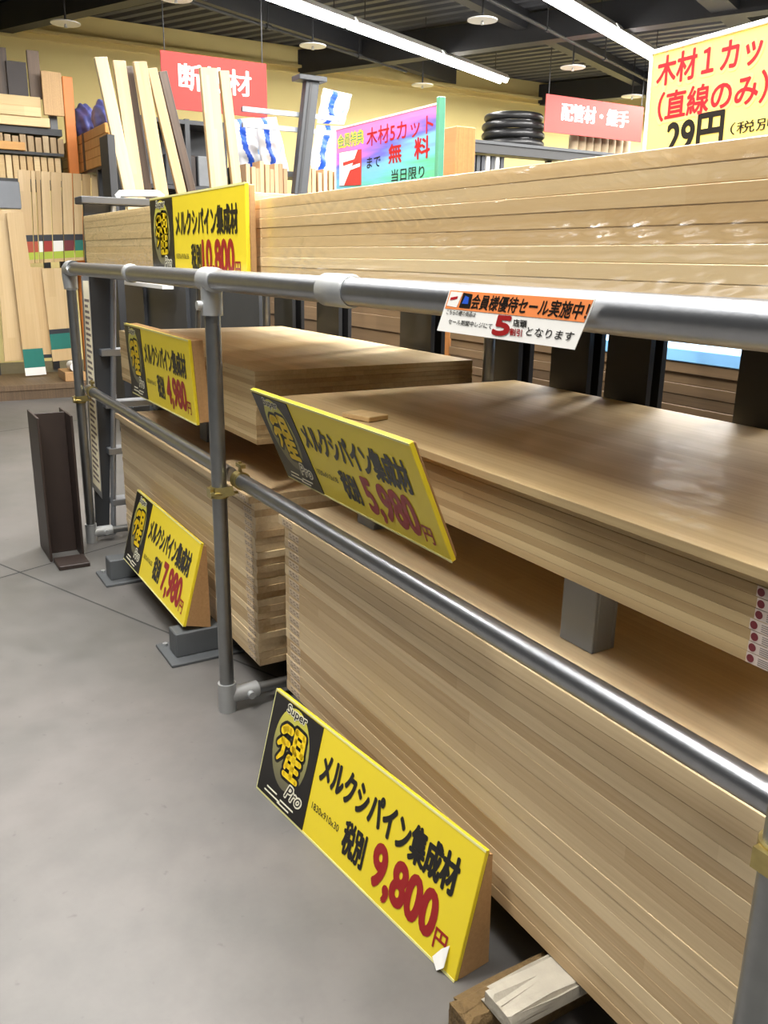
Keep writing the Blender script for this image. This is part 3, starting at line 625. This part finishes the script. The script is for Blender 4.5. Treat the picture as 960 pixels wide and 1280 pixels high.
c0, c1 = (0.319, 1.450, 2.182), (0.735, 1.450, 2.193)
r = thing('price_board', 'big pale yellow cutting price board with red lettering at top right', 'sign', (c0[0]-.006, 1.45, 1.60), (0, -.02, 0))
w, h = .80, c0[2]-1.60; sc = (c1[0]-c0[0])   # sc: width seen up to the picture edge
m = MB(); m.box((0, 0, 0), (w, .012, h)); m.build('poster', M_pale, r, bevel=.002)
m = MB(); m.box((-.012, -.006, 0), (0, .016, h)); m.box((-.012, -.006, h), (w, .016, h+.014)); m.build('white_frame', M_white, r, bevel=.002)
v0 = ((0.323, 1.450, 1.893)[2]-1.60)/h
for mi, mat, bo, y in ((0, M_halo, .07, -.0010), (0, M_pred, .026, -.0016)):
    g = (.006 if bo > .03 else 0)
    m = MB(); m.text('木材１カット', (sc*.06-g, V(.65)-g, sc*1.22+g, V(.95)+g), y, 0, bo); m.text('（直線のみ）', (sc*.10-g, V(.27)-g, sc*1.10+g, V(.57)+g), y, 0, bo); m.build('red_lettering' if g == 0 else 'lettering_outline', mat, r)
m = MB(); m.text('29円', (sc*.22, V(-.12), sc*.75, V(.26)), -.0016, 0, .03); m.text('（税別）', (sc*.82, V(.0), sc*1.25, V(.12)), -.0016, 0, .01); m.build('price_lettering', M_sblack, r)
for x in (.1, w-.1): m = MB(); m.cyl((x, .0255, -1.60), (x, .0255, h*.6), .012, 10); m.build('stand_pole', M_dgrey, r)
c0, c1 = (-1.400, 1.750, 2.166), (-1.264, 1.750, 2.159)
m = MB(); m.box((0, 0, 0), (c1[0]-c0[0], .12, (c0[2]+c1[2])/2)); tag(m.build('timber_post', wood('particle_board', sr(176, 118, 62), sr(128, 82, 40), 0.7, lam=0.006), loc=(c0[0], 1.75, 0), bevel=.004), 'orange-brown timber post right of the rainbow service board', 'timber')

# ------------------------------------------------------------------ step ladder and steel channel at the left end
XD = -2.25
r = thing('step_ladder', 'grey step ladder with white top handle standing between left post and low left stack', 'ladder', (XD, 0, 0))
P_ = [(-2.250, 0.123, 1.409), (-2.250, 0.243, 1.409), (-2.250, 0.131, 0.030), (-2.250, 0.064, 0.087)]
dz = [max(q[2], .0) for q in P_]
m = MB(); pts = [(P_[0][1], 1.78), (P_[1][1]+.02, 1.78), (P_[1][1], P_[1][2]), (P_[2][1]-.005, .0), (P_[3][1]-.01, .03)]
n_ = len(pts); m._add([(-.012, y, z) for y, z in pts]+[(.012, y, z) for y, z in pts], [tuple(range(n_)), tuple(range(2*n_-1, n_-1, -1))]+[(q, (q+1) % n_, (q+1) % n_+n_, q+n_) for q in range(n_)]); m.build('side_panel', M_dgrey, r, bevel=.002)
L0 = [(-2.220, 0.080, 1.409), (-2.220, 0.117, 1.409), (-2.220, 0.097, 0.203), (-2.220, 0.046, 0.283)]
m = MB(); m._add([(.03, q[1], q[2]) for q in L0]+[(.018, q[1], q[2]) for q in L0], [(0, 1, 2, 3), (7, 6, 5, 4), (0, 4, 5, 1), (1, 5, 6, 2), (2, 6, 7, 3), (3, 7, 4, 0)]); ff = m.build('front_flange', M_alu, r)
m = MB()
def lab(u, v):
    a_ = Vector(L0[0]).lerp(Vector(L0[3]), v); b_ = Vector(L0[1]).lerp(Vector(L0[2]), v); c_ = a_.lerp(b_, u); return (.0315, c_.y, c_.z)
m._add([lab(.12, .02), lab(.9, .02), lab(.9, .97), lab(.12, .97)], [(0, 1, 2, 3)], 0)
for q in range(34):
    v = .10+q*.025
    m._add([(.0325,)+lab(.2, v)[1:], (.0325,)+lab((.8, .62, .74)[q % 3], v)[1:], (.0325,)+lab((.8, .62, .74)[q % 3], v+.012)[1:], (.0325,)+lab(.2, v+.012)[1:]], [(0, 1, 2, 3)], 1)
m.build('warning_label', [M_cream, M_mark], ff)
T0, T1 = (-2.200, 0.242, 1.390), (-2.200, 0.138, 0.048)
m = MB(); m.cyl((.05, T1[1], .0), (.05, T0[1]+.02, 1.76), .015, 14); m.build('tube_rail', M_alu, r, smooth=True)
for k_, (px_z) in enumerate(((-2.200, 0.188, 0.183), (-2.200, 0.208, 0.475), (-2.200, 0.226, 0.733), (-2.200, 0.245, 1.014))):
    m = MB(); m.box((-.03, T1[1]+.005, px_z[2]-.018), (.07, T1[1]+.46, px_z[2]+.018)); m.build('step', M_alu, r, bevel=.003)
m = MB(); m.cyl((.05, T1[1]+.47, .0), (.05, T0[1]+.49, 1.76), .015, 14); m.build('tube_rail', M_alu, r, smooth=True)
m = MB(); m.box((-.06, P_[0][1]-.03, 1.765), (.10, T0[1]+.51, 1.80)); m.build('top_step', M_dgrey, r, bevel=.004)
hq = [(-2.200, 0.278, 1.731), (-2.200, 0.285, 1.821), (-2.200, 0.498, 1.831)]
m = MB(); m.ring_tube([(.05, hq[0][1], 1.80), (.05, hq[1][1], hq[1][2]-.02), (.05, hq[1][1]+.015, hq[1][2]), (.05, hq[2][1], hq[2][2])], .017, 12); m.ring_tube([(.05, hq[2][1], hq[2][2]), (.05, hq[2][1]+.02, hq[2][2]-.015), (.05, hq[2][1]+.02, 1.80)], .017, 12); m.build('top_handle', M_white, r, smooth=True)

ch = thing('steel_beam', 'dark brown steel beam stub standing upright on the floor at left', 'steel profile', (-2.01, -.175, 0))
m = MB(); hh = .745
m.box((-.145, -.085, 0), (.145, -.073, hh)); m.box((-.006, -.073, 0), (.006, .073, hh)); m.box((-.145, .073, 0), (.145, .085, hh)); m.build('profile', M_brown, ch, bevel=.002)
m = MB(); m.box((.146, -.07, 0), (.30, .08, .022)); m.build('base_plate', M_brown, ch, bevel=.003)

# ------------------------------------------------------------------ background racks along the far wall
def board4(tl, tr, bl, br, th, mat, label, name, cat='board', group=None, bands=()):
    """panel standing in a plane x = const given by its corners (left and right are seen from the aisle)"""
    x = tl[0]; P4 = [Vector((0, q[1]-bl[1], q[2]-bl[2])) for q in (tl, tr, br, bl)]
    m = MB(); m._add(P4+[q+Vector((-th, 0, 0)) for q in P4], [(0, 1, 2, 3), (7, 6, 5, 4), (0, 4, 5, 1), (1, 5, 6, 2), (2, 6, 7, 3), (3, 7, 4, 0)])
    o = m.build(name, mat, loc=(x, bl[1], bl[2]), bevel=.002); tag(o, label, cat, group)
    for b0, b1, mt in bands:
        mm = MB(); mm._add([P4[3].lerp(P4[0], b1)+Vector((.002, 0, 0)), P4[2].lerp(P4[1], b1)+Vector((.002, 0, 0)), P4[2].lerp(P4[1], b0)+Vector((.002, 0, 0)), P4[3].lerp(P4[0], b0)+Vector((.002, 0, 0))], [(0, 1, 2, 3)]); mm.build('printed_label', mt, o)
    return o
G1 = 'veneered boards standing at the lower left'
board4((-8.060, 0.422, 1.965), (-8.060, 0.698, 1.976), (-8.060, 0.372, 0.341), (-8.060, 0.611, 0.349), .02, M_ven, 'tan veneered board leaning at the left picture edge', 'veneer_board', group=G1)
board4((-8.000, 0.539, 1.935), (-8.000, 0.703, 1.949), (-8.000, 0.568, 0.176), (-8.000, 0.794, 0.183), .02, M_ven, 'glossy pale board with teal foot label leaning at far left', 'veneer_board', group=G1, bands=((.0, .05, M_paper), (.05, .17, M_teal)))
board4((-8.030, 0.719, 1.370), (-8.030, 0.871, 1.371), (-8.030, 0.728, 0.365), (-8.030, 0.894, 0.367), .02, M_ven, 'narrow pale board between the glossy one and the green labelled one', 'veneer_board', group=G1, bands=((.0, .04, M_dark),))
board4((-8.000, 0.847, 1.354), (-8.000, 1.175, 1.374), (-8.000, 0.876, 0.325), (-8.000, 1.144, 0.341), .02, M_ven, 'pale board with a green label leaning behind the left post', 'veneer_board', group=G1, bands=((.13, .30, M_teal), (.30, .35, M_dark)))
xs = (22, 38, 44, 50, 62, 76, 90, 102, 114, 126)
for i in range(9):
    a, b = xs[i], xs[i+1]
    qa, qb = [(-8.200, 0.726, 2.396), (-8.200, 1.616, 2.390)]; qc, qd = [(-8.200, 0.680, 1.402), (-8.200, 1.566, 1.465)]
    t0, t1 = (a-22)/104, (b-22)/104-.012
    f_ = lambda p, q, t: (-8.2, p[1]+(q[1]-p[1])*t, p[2]+(q[2]-p[2])*t)
    board4(f_(qa, qb, t0), f_(qa, qb, t1), f_(qc, qd, t0), f_(qc, qd, t1), .02+.012*(i % 2), M_ven, '%s pale labelled board from the left on the upper display shelf' % ORD[i+1], 'veneer_board', group='labelled boards on the upper display shelf',
        bands=((.04, .12, M_lime), (.12, .24, (M_rust, M_rust, M_paper, M_ban, M_paper, M_lblred, M_teal, M_teal, M_dark)[i]), (.24, .31, M_dark)))
us = (-8.200, 0.951, 1.369)[2]-.012; dt = .16
r = thing('display_stand', 'low timber display stand holding the veneered boards at far left', 'stand', (-8.36, 0.28, 0))
m = MB(); m.box((-.04, -.1, us-.04), (.26, 1.42, us)); m.build('upper_shelf', M_ply, r, bevel=.003)
m = MB(); m.box((-.04, -.2, .10), (1.0, 1.2, dt)); m.build('pallet_deck', M_brownply, r, bevel=.003)
for q in (-.03, .45, .9): m = MB(); m.box((q, -.18, 0), (q+.09, 1.18, .10)); m.build('pallet_runner', M_brownply, r)
for y in (.02, 1.08): m = MB(); m.box((.0, y, dt), (.05, y+.05, us-.04)); m.build('upright', M_dgrey, r)
m = MB(); m.box((0, 0, 0), (.4, .22, .10)); tag(m.build('timber_offcut', M_signwood, loc=(-7.86, .90, dt+.001), bevel=.004), 'brown timber offcut on the pallet right of the glossy board', 'timber')
m = MB(); m.cyl((0, 0, 0), (.22, 0, 0), .05, 20, mi=0); m.cyl((.2201, 0, 0), (.2215, 0, 0), .022, 14, mi=1); tag(m.build('paper_roll', [M_paper, M_ban], loc=(-7.72, 1.02, dt+.152), smooth=True), 'white paper roll end lying on the brown offcut beside the left post', 'roll')
qs = (-8.050, 0.514, 2.260); qe = (-8.050, 0.713, 1.976)
m = MB(); m.box((-.06, 0, 0), (0, qe[1]-qs[1]+.2, qs[2]-qe[2])); tag(m.build('grey_panel', M_block, loc=(-8.08, qs[1]-.2, qe[2]+.005), bevel=.01), 'pale grey panel at the left edge above the tan board', 'board')

# lumber rack standing behind the display stand
rk = thing('lumber_rack', 'lumber rack with orange front upright along the far wall at left', 'rack', (-10.3, 0, 0))
XF = 1.75                                          # front of the rack, world x = -8.55
oq = [(-8.500, 1.332, 3.437), (-8.500, 1.445, 3.450), (-8.500, 1.318, 1.677)]
m = MB(); m.box((XF-.02, oq[0][1], 0), (XF+.06, oq[1][1], oq[0][2])); m.build('orange_upright', M_oran, rk, bevel=.006)
s1 = (-8.600, 0.893, 2.832)[2]; s0 = (-8.600, 0.876, 2.654)[2]; b0 = (-8.600, 0.845, 2.330)[2]
yl, yr_ = -1.4, min((-8.600, 1.297, 2.906)[1], 1.30)
for z0, z1, nm in ((s1-.02, s1+.05, 'shelf_board'), (s0-.06, s0-.03, 'cross_bar'), (b0-.05, b0, 'shelf_board')):
    m = MB(); m.box((.3, yl, z0), (XF, yr_, z1)); m.build(nm, M_dgrey, rk)
for y in (yl, yr_-.09):
    for x in (.3, XF-.34): m = MB(); m.box((x, y, 0), (x+.08, y+.08, s1+.05)); m.build('rear_upright' if x < 1 else 'front_upright', M_dgrey, rk)
q = (-8.550, 1.206, 2.977)
m = MB(); m.box((XF-.14, q[1]-.02, s1+.05), (XF-.05, q[1]+.06, q[2]+.08)); m.build('stub_post', M_grey, rk)
bt = [(-8.500, 1.122, 2.906), (-8.500, 1.081, 3.019), (-8.500, 1.097, 3.193)]
zz = s1+.35
lz = [(-8.500, 0.629, 2.825)[2], (-8.500, 0.646, 2.997)[2], (-8.500, 0.661, 3.151)[2]]
ly = [(-8.500, 1.162, 2.968)[1], (-8.500, 1.075, 3.043)[1], (-8.500, 1.084, 3.142)[1]]
m = MB(); m.box((XF-.2, -1.3, s1+.05), (XF-.05, -1.2, bt[0][2]-.02)); m.box((XF-.2, yr_-.35, s1+.05), (XF-.05, yr_-.25, bt[0][2]-.02)); m.build('bearer', M_dgrey, rk)
zc = bt[0][2]-.019; hs = (bt[2][2]-bt[0][2])
for i, (h_, ye) in enumerate(((hs*.34, ly[0]), (hs*.36, ly[1]), (hs*.36, ly[2]))):
    m = MB(); m.box((0, 0, 0), (.3, ye+1.3, h_)); tag(m.build('lumber_beam', M_lum, loc=(-8.8+.02*(i == 1), -1.3, zc), bevel=.004), 'pale lumber beam, %s of the pile on top of the left rack' % ('bottom', 'middle', 'topmost')[i], 'timber', 'pale beams on top of the left rack'); zc += h_+.001
def off(a, b, base, x, mat, lab):
    board4((x, a[1], a[2]), (x, b[1], a[2]), (x, a[1], base), (x, b[1], base), .05, mat, lab, 'panel_offcut')
off((-8.600, 0.679, 3.676), (-8.600, 0.785, 3.689), zc, -8.6, M_stickd, 'dark offcut at the left picture edge above the lumber')
off((-8.560, 0.766, 3.545), (-8.560, 0.973, 3.569), zc, -8.56, M_brown, 'square dark brown panel offcut standing above the lumber')
off((-8.600, 0.998, 3.683), (-8.600, 1.125, 3.698), zc, -8.6, M_stickd, 'grey-brown offcut right of the dark panel above the lumber')
q = (-8.460, 1.280, 3.015)
off((-8.460, 1.106, 3.464), (-8.460, 1.320, 3.487), q[2], -8.46, M_ply, 'wide tan panel offcut fixed beside the orange upright')
y0, y1 = (-8.560, 0.593, 2.722)[1], (-8.560, 1.322, 2.674)[1]
for i in range(9):
    st = (y1-y0)/9
    board4((-8.56, y0+i*st, s1-.03-.01*(i % 3)), (-8.56, y0+(i+.8)*st, s1-.03-.01*(i % 3)), (-8.56, y0+i*st, s0-.029), (-8.56, y0+(i+.8)*st, s0-.029), .1, M_stick, '%s short pale board from the left on the middle shelf of the left rack' % ORD[i+1], 'shelf_timber', group='short pale boards on the rack shelf')
y1 = (-8.600, 1.276, 2.458)[1]
for i in range(9):
    st = (y1-y0)/9
    board4((-8.6, y0+i*st, s0-.075), (-8.6, y0+(i+.82)*st, s0-.075), (-8.6, y0+i*st, b0+.001), (-8.6, y0+(i+.82)*st, b0+.001), .1, M_lum, '%s short board from the left below the shelf bar of the left rack' % ORD[i+1], 'shelf_timber', group='short boards below the rack bar')
q = (-8.500, 0.877, 2.646)
m = MB(); m.box((0, 0, 0), (.035, 1.0, .085)); tag(m.build('orange_batten', M_plank, loc=(-8.545, q[1]-1.0, s0-.025), bevel=.003), 'orange batten across the short pale boards at the left edge', 'timber')
# strapped pile of orange planks running towards the aisle, violet bags on it
pa, pb = (-10.402, 1.470, 2.789), (-7.136, 1.470, 2.830)
pz0 = (-7.293, 1.470, 2.438)[2]; ph = (pb[2]-pz0)/4
wsx = thing('plank_stand', 'dark steel stand carrying the strapped orange planks', 'stand', (pa[0], 1.47, 0), group=None)
for q in (pb[0]-pa[0]-.75, pb[0]-pa[0]-.22):
    for y in (.03, .11): m = MB(); m.box((q, y, 0), (q+.06, y+.06, pz0-.03)); m.build('leg', M_dgrey, wsx)
m = MB(); m.box((.2, .02, pz0-.03), (pb[0]-pa[0]-.1, .18, pz0-.001)); m.build('top', M_dgrey, wsx)
for i in range(4):
    m = MB(); m.box((0, 0, 0), (pb[0]-pa[0]-.04*i*(i % 2), .18, ph-.002)); o = m.build('orange_plank', M_plank, loc=(pa[0], 1.47, pz0+ph*i), bevel=.006)
    tag(o, 'orange pine plank, %s in the strapped pile behind the orange upright' % nth(i, 4), 'plank', 'strapped orange planks')
for i, q in enumerate(((-9.650, 1.470, 2.753), (-8.350, 1.470, 2.725))):
    m = MB(); m.box((0, -.004, -.002), (.10, -.001, ph*4)); m.box((0, -.004, ph*4), (.10, .18, ph*4+.002)); tag(m.build('strap', M_black, loc=(q[0], 1.47, pz0)), '%s black strap around the orange plank pile' % ('left', 'right')[i], 'strap')
for i, (q, s_) in enumerate((((-8.713, 1.570, 3.027), .34), ((-7.757, 1.570, 2.901), .26))):
    bm = bmesh.new(); bmesh.ops.create_icosphere(bm, subdivisions=4, radius=1)
    for v in bm.verts:
        n_ = math.sin(v.co.x*7+i)*.06+math.sin(v.co.y*9+v.co.z*5)*.07+math.sin(v.co.z*13+i*2)*.04
        v.co *= 1+n_; v.co.z = max(v.co.z, -.75); v.co = Vector((v.co.x*s_*1.15, v.co.y*s_*.32, (v.co.z+.75)*s_*.6))
    me = bpy.data.meshes.new('violet_bag'); bm.to_mesh(me); bm.free(); me.materials.append(M_violet)
    for w_ in me.polygons: w_.use_smooth = True
    o = bpy.data.objects.new('violet_bag', me); COL.objects.link(o); o.location = (q[0], 1.57, pz0+ph*4+.003); tag(o, '%s violet plastic bag on the strapped orange planks' % ('larger', 'smaller')[i], 'bag', 'violet bags on the planks')
q = (-5.192, 0.920, 2.435); q1 = (-4.927, 0.920, 2.409)
m = MB(); m.box((0, 0, 0), (q1[0]-q[0], .06, q[2])); tag(m.build('black_post', M_black, loc=(q[0], .92, 0), bevel=.003), 'black post left of the leaning battens', 'post')

# leaning battens
XS = -6.0
def stick(tl, tr, bl, br, th, mat, label, plane=XS):
    """long batten leaning in the plane, from its seen stretch carried on down to the floor"""
    tl, tr, bl, br = [Vector(q) for q in (tl, tr, bl, br)]
    ct, cb = (tl+tr)/2, (bl+br)/2; d = (ct-cb).normalized(); wd = ((tr-tl).length+(br-bl).length)/2
    L_ = (ct.z-.03)/d.z; foot = ct-d*L_
    m = MB(); m.box((-th, -wd/2, 0), (0, wd/2, L_)); ang = math.atan2(d.y, d.z)
    o = m.build('leaning_batten', mat, loc=(plane, foot.y, foot.z+abs(math.sin(ang))*wd/2-.028), rot=(-ang, 0, 0), bevel=.004)
    return tag(o, label, 'timber', 'long battens leaning in front of the yellow wall')
stick((-6.000, 1.119, 3.197), (-6.000, 1.232, 3.235), (-6.000, 1.309, 2.078), (-6.000, 1.412, 2.083), .055, M_stick, 'leftmost leaning pale batten before the yellow wall')
stick((-6.070, 1.296, 3.203), (-6.070, 1.412, 3.242), (-6.070, 1.412, 2.016), (-6.070, 1.518, 2.021), .05, M_stick, 'second leaning batten from the left, glossy white edge', -6.07)
stick((-6.200, 1.413, 3.198), (-6.200, 1.510, 3.222), (-6.200, 1.547, 2.028), (-6.200, 1.632, 2.032), .045, M_stickd, 'dark film wrapped batten leaning between the pale ones', -6.2)
stick((-6.000, 1.464, 3.211), (-6.000, 1.581, 3.230), (-6.000, 1.607, 2.050), (-6.000, 1.730, 2.056), .055, M_stick, 'broad pale leaning batten left of the red insulation banner')
stick((-6.070, 1.605, 3.185), (-6.070, 1.694, 3.195), (-6.070, 1.832, 2.108), (-6.070, 1.927, 2.112), .05, M_stick, 'slender pale batten leaning right of the broad one', -6.07)
stick((-6.150, 1.731, 3.185), (-6.150, 1.815, 3.194), (-6.150, 1.970, 2.118), (-6.150, 2.051, 2.122), .06, M_stickd, 'dark brown batten leaning by the banner left edge', -6.15)
stick((-5.900, 2.048, 3.207), (-5.900, 2.219, 3.240), (-5.900, 2.118, 2.112), (-5.900, 2.280, 2.120), .055, M_stick, 'wide pale batten covering the middle of the red banner', -5.9)
stick((-5.900, 2.241, 3.209), (-5.900, 2.328, 3.225), (-5.900, 2.337, 2.123), (-5.900, 2.437, 2.128), .055, M_stick, 'narrow pale batten right of the wide one before the banner', -5.9)
# grey bins and panels behind the battens
yb0, yb1 = (-7.000, 1.786, 2.467)[1], (-7.000, 2.696, 2.526)[1]; wd = yb1-yb0
r = thing('bin_shelf', 'dim grey shelf unit with bins behind the leaning battens', 'shelf', (-7.0, yb0, 0))
for zz in (.3, 1.0, 1.6, 2.2, 2.85): m = MB(); m.box((-.45, 0, zz), (-.002, wd, zz+.04)); m.build('shelf', M_dgrey, r)
for y in (0, wd/2, wd-.05): m = MB(); m.box((-.05, y, 0), (0, y+.05, 2.9)); m.build('upright', M_dgrey, r)
m = MB(); m.box((-.48, 0, .0), (-.45, wd, 2.9)); m.build('back_panel', M_dgrey, r)
for i in range(5):
    m = MB(); m.box((-.4, .06+i*wd/5.1, 2.241), (-.04, .06+i*wd/5.1+wd/6, 2.55)); m.build('bin', [M_grey, M_dgrey, M_brown, M_grey, M_dgrey][i], r, bevel=.008)
for i in range(4):
    m = MB(); m.box((-.4, .06+i*wd/4.1, 1.641), (-.04, .06+i*wd/4.1+wd/5, 1.98)); m.build('bin', [M_ply, M_brownply, M_lum, M_brownply][i], r, bevel=.008)

# banners
def banner(q0, q1, qb, x, body, label, hidden=None):
    r = thing('hanging_banner', label, 'banner', (x, q0[1], qb[2]))
    w, h = q1[1]-q0[1], q0[2]-qb[2]
    m = MB(); m.box((-.012, 0, 0), (0, w, h)); m.build('cloth', M_ban, r, bevel=.002)
    m = MB(); m.text(body, (0, 0, 1, 1), 0, 0, .008)
    for v in m.v: v.x, v.y, v.z = .0015-v.y, w*(.16+.68*v.x), h*(.36+.46*v.z)
    m.build('lettering', M_paper, r)
    for y in (.05, w-.05): m = MB(); m.cyl((-.006, y, h), (-.006, y, 4.66-qb[2]), .006, 6); m.build('hanging_rod', M_beam, r)
    return r
banner((-7.600, 2.198, 3.652), (-7.600, 3.435, 3.650), (-7.600, 3.421, 3.074), -7.6, '断熱材', 'red insulation banner with white characters partly behind the battens')
banner((-8.000, 7.931, 3.834), (-8.000, 9.887, 3.811), (-8.000, 9.885, 3.329), -8.0, '配管材・継手', 'red pipe fittings banner hanging left of the big price board')

# slotted upright with cross bars, insulation bags on a shelf, panels on edge in front
XU = -6.45
ur = thing('slotted_upright', 'grey slotted steel upright with cross bars between the insulation bags', 'upright', (XU, 0, 0))
q0, q1, q2 = (-6.450, 3.449, 3.314), (-6.450, 3.296, 2.199), (-6.500, 3.245, 2.954)
dv = (Vector(q0)-Vector(q1)).normalized(); foot = Vector(q0)-dv*(q0[2]/dv.z)
m = MB(); m.beam((0, foot.y, 0), (0, q0[1], q0[2]), .10, .15, (0, 1, 0)); m.build('post', M_dgrey, ur, bevel=.005)
m = MB(); m.beam((.05, foot.y-.02, .01), (.05, q0[1]-.02, q0[2]-.01), .012, .03, (0, 1, 0)); m.build('slot_strip', M_black, ur)
m = MB(); m.box((-.1, q0[1]-.18, q0[2]-.02), (.1, q0[1]+.14, q0[2]+.03)); m.build('top_cap', M_dgrey, ur, bevel=.005)
for z_ in (q2[2], q2[2]-.15): m = MB(); m.box((-.10, q2[1]-.55, z_), (-.052, q2[1]+.62, z_+.045)); m.build('cross_bar', M_alu, ur)
zs = (-7.000, 3.220, 2.460)[2]
sh = thing('bag_shelf', 'dim grey shelf carrying the white insulation bags', 'shelf', (-7.45, yb1+.05, 0))
m = MB(); m.box((0, 0, zs-.06), (.40, 1.7, zs)); m.build('shelf_board', M_dgrey, sh)
for y in (.0, 1.62):
    for x in (.0, .32): m = MB(); m.box((x, y, 0), (x+.08, y+.08, zs-.06)); m.build('leg', M_dgrey, sh)
def bag(tl, tr, bl, br, label):
    """soft flat bag leaning in a plane x = const"""
    if abs(bl[2]-zs) < .25: bl = (bl[0], bl[1], zs+.002); br = (br[0], br[1], zs+.002)
    r = thing('insulation_bag', label, 'bag', (tl[0], bl[1], bl[2]), (0, 0, 0), 'white insulation bags with blue stripes')
    B = [Vector((0, q[1]-bl[1], q[2]-bl[2])) for q in (bl, br, tr, tl)]
    def at(u, v): return B[0].lerp(B[1], u).lerp(B[3].lerp(B[2], u), v)
    nu, nv = 42, 32; vs = []; fs = []
    for side in (0, 1):
        for j in range(nv+1):
            for i in range(nu+1):
                u, v = i/nu, j/nv; puff = (math.sin(math.pi*min(max(u, .0), 1))**.5)*(math.sin(math.pi*v)**.5)
                wr = .012*math.sin(u*17+v*9)+.01*math.sin(v*23+u*5)
                c = at(u+.015*math.sin(v*14)*(1 if 0 < i < nu else .4), v)
                vs.append(c+Vector(((.10*puff+wr*puff) if side == 0 else -.10*puff, 0, 0)))
    n1_ = (nu+1)*(nv+1)
    for side in (0, 1):
        for j in range(nv):
            for i in range(nu):
                a = side*n1_+j*(nu+1)+i; q = (a, a+1, a+nu+2, a+nu+1); fs.append(q if side == 0 else q[::-1])
    m = MB(); m._add(vs, fs)
    for k_ in range(nu*nv):
        i, j = k_ % nu, k_//nu; c_ = 9+2.2*math.sin(j*.28)
        if c_ <= i <= c_+8: m.m[k_] = 1
        if 29 <= i <= 33 and 10 <= j <= 12 or 31 <= i <= 34 and 13 <= j <= 14: m.m[k_] = 2
    bm_o = m.build('bag_body', [M_bag, M_bluep, M_foam], r, smooth=True)
    bm = bmesh.new(); bm.from_mesh(bm_o.data); bmesh.ops.remove_doubles(bm, verts=bm.verts, dist=.0004); bm.to_mesh(bm_o.data); bm.free()
bag((-7.320, 2.851, 2.976), (-7.320, 3.156, 3.027), (-7.320, 2.967, 2.501), (-7.320, 3.319, 2.532), 'white insulation bag with blue stripe, first right of the battens')
bag((-7.100, 3.066, 2.985), (-7.100, 3.324, 3.024), (-7.100, 3.148, 2.504), (-7.100, 3.472, 2.533), 'white insulation bag with blue stripe, left of the slotted upright')
bag((-7.250, 3.902, 3.006), (-7.250, 4.270, 3.019), (-7.250, 3.774, 2.528), (-7.250, 4.153, 2.534), 'white insulation bag with blue stripe, lower one right of the slotted upright')
bag((-7.200, 3.962, 3.395), (-7.200, 4.338, 3.364), (-7.200, 3.878, 3.015), (-7.200, 4.233, 3.027), 'white insulation bag with blue stripe, upper one beside the slotted upright')
def panels(ya, yb, n, fill, side):
    st = (yb-ya)/n; rnd = random.Random(n)
    for i in range(n):
        top = (-6.800, 3.135, 2.481)[2]+rnd.uniform(-.04, .05)
        m = MB(); m.box((-.22, 0, 0), (0, st*fill, top)); tag(m.build('edge_panel', M_card, loc=(-6.8+rnd.uniform(-.02, .02), ya+i*st, 0), bevel=.002), '%s brown panel from the left standing on edge %s of the slotted upright' % (ORD[i+1], side), 'board', 'brown panels on edge %s of the slotted upright' % side)
panels((-6.800, 2.834, 2.357)[1], (-6.800, 3.334, 2.386)[1], 9, .85, 'left')
panels((-6.800, 3.559, 2.399)[1], (-6.800, 3.963, 2.422)[1], 6, .68, 'right')

# black shelf beam with hose coils, pipe covers and dark slats
q0, q1 = (-8.000, 6.387, 3.132), (-8.000, 9.386, 3.087)
sb = thing('pipe_shelf', 'long black shelf beam with hose coils under the pipe fittings banner', 'shelf', (-8.0, q0[1], 0))
zt = q0[2]
m = MB(); m.box((-.06, 0, zt-.16), (.0, 8.0, zt-.04)); m.build('shelf_beam', M_black, sb)
m = MB(); m.box((-1.2, 0, zt-.04), (.02, 8.0, zt)); m.build('shelf_top', M_dgrey, sb)
for y in (-.12, 2.6, 5.2, 7.9):
    for x in (-1.2, -.1): m = MB(); m.box((x, y, 0), (x+.08, y+.08, zt-.04)); m.build('leg', M_black, sb)
q = (-8.450, 7.851, 3.310)
for i in range(4):
    m = MB(); m.torus((0, 0, 0), 0.42-.03*(i == 3), .055, n=48, k=12)
    o = m.build('hose_coil', M_hose, loc=(-8.62, q[1], zt+.062+.124*i), smooth=True); tag(o, 'black hose coil, %s of the pile on the black shelf' % nth(i, 4), 'hose', 'coils of black hose')
    mm = MB(); mm.torus((0, .42-.03*(i == 3), 0), .0555, .005, axis='X', n=20, k=6); mm.build('white_tie', M_paper, o)
y0 = (-8.300, 8.697, 3.247)[1]; y1 = (-8.300, 9.938, 3.279)[1]
for i in range(8):
    st = (y1-y0)/8; m = MB(); m.ring_tube([(0,0,0), (0,0,.02), (0,0,.22), (0,0,.24), (0,0,.46), (0,0,.48)], [st*.42, st*.48, st*.48, st*.44, st*.48, st*.42], 16); o = m.build('pipe_cover', M_roll, loc=(-8.3, y0+(i+.5)*st, zt), smooth=True)
    tag(o, '%s beige pipe cover roll from the left under the pipe fittings banner' % ORD[i+1], 'roll', 'beige pipe cover rolls')
y0 = (-8.000, 6.418, 2.765)[1]; st = .085
for i in range(11):
    m = MB(); m.box((-.5, 0, 0), (0, st*.72, .42)); o = m.build('dark_board', [M_dark, M_dark, M_dgrey][i % 3] if i not in (7, 9) else M_paper, loc=(-8.12, y0+i*st, zt-.598), bevel=.003)
    tag(o, '%s slat from the left on the lower shelf beneath the hose coils' % ORD[i+1], 'slat', 'dark slats under the hose shelf')
m = MB(); m.box((-1.2, 0, zt-.64), (0, 8.0, zt-.60)); m.build('lower_shelf', M_dgrey, sb)
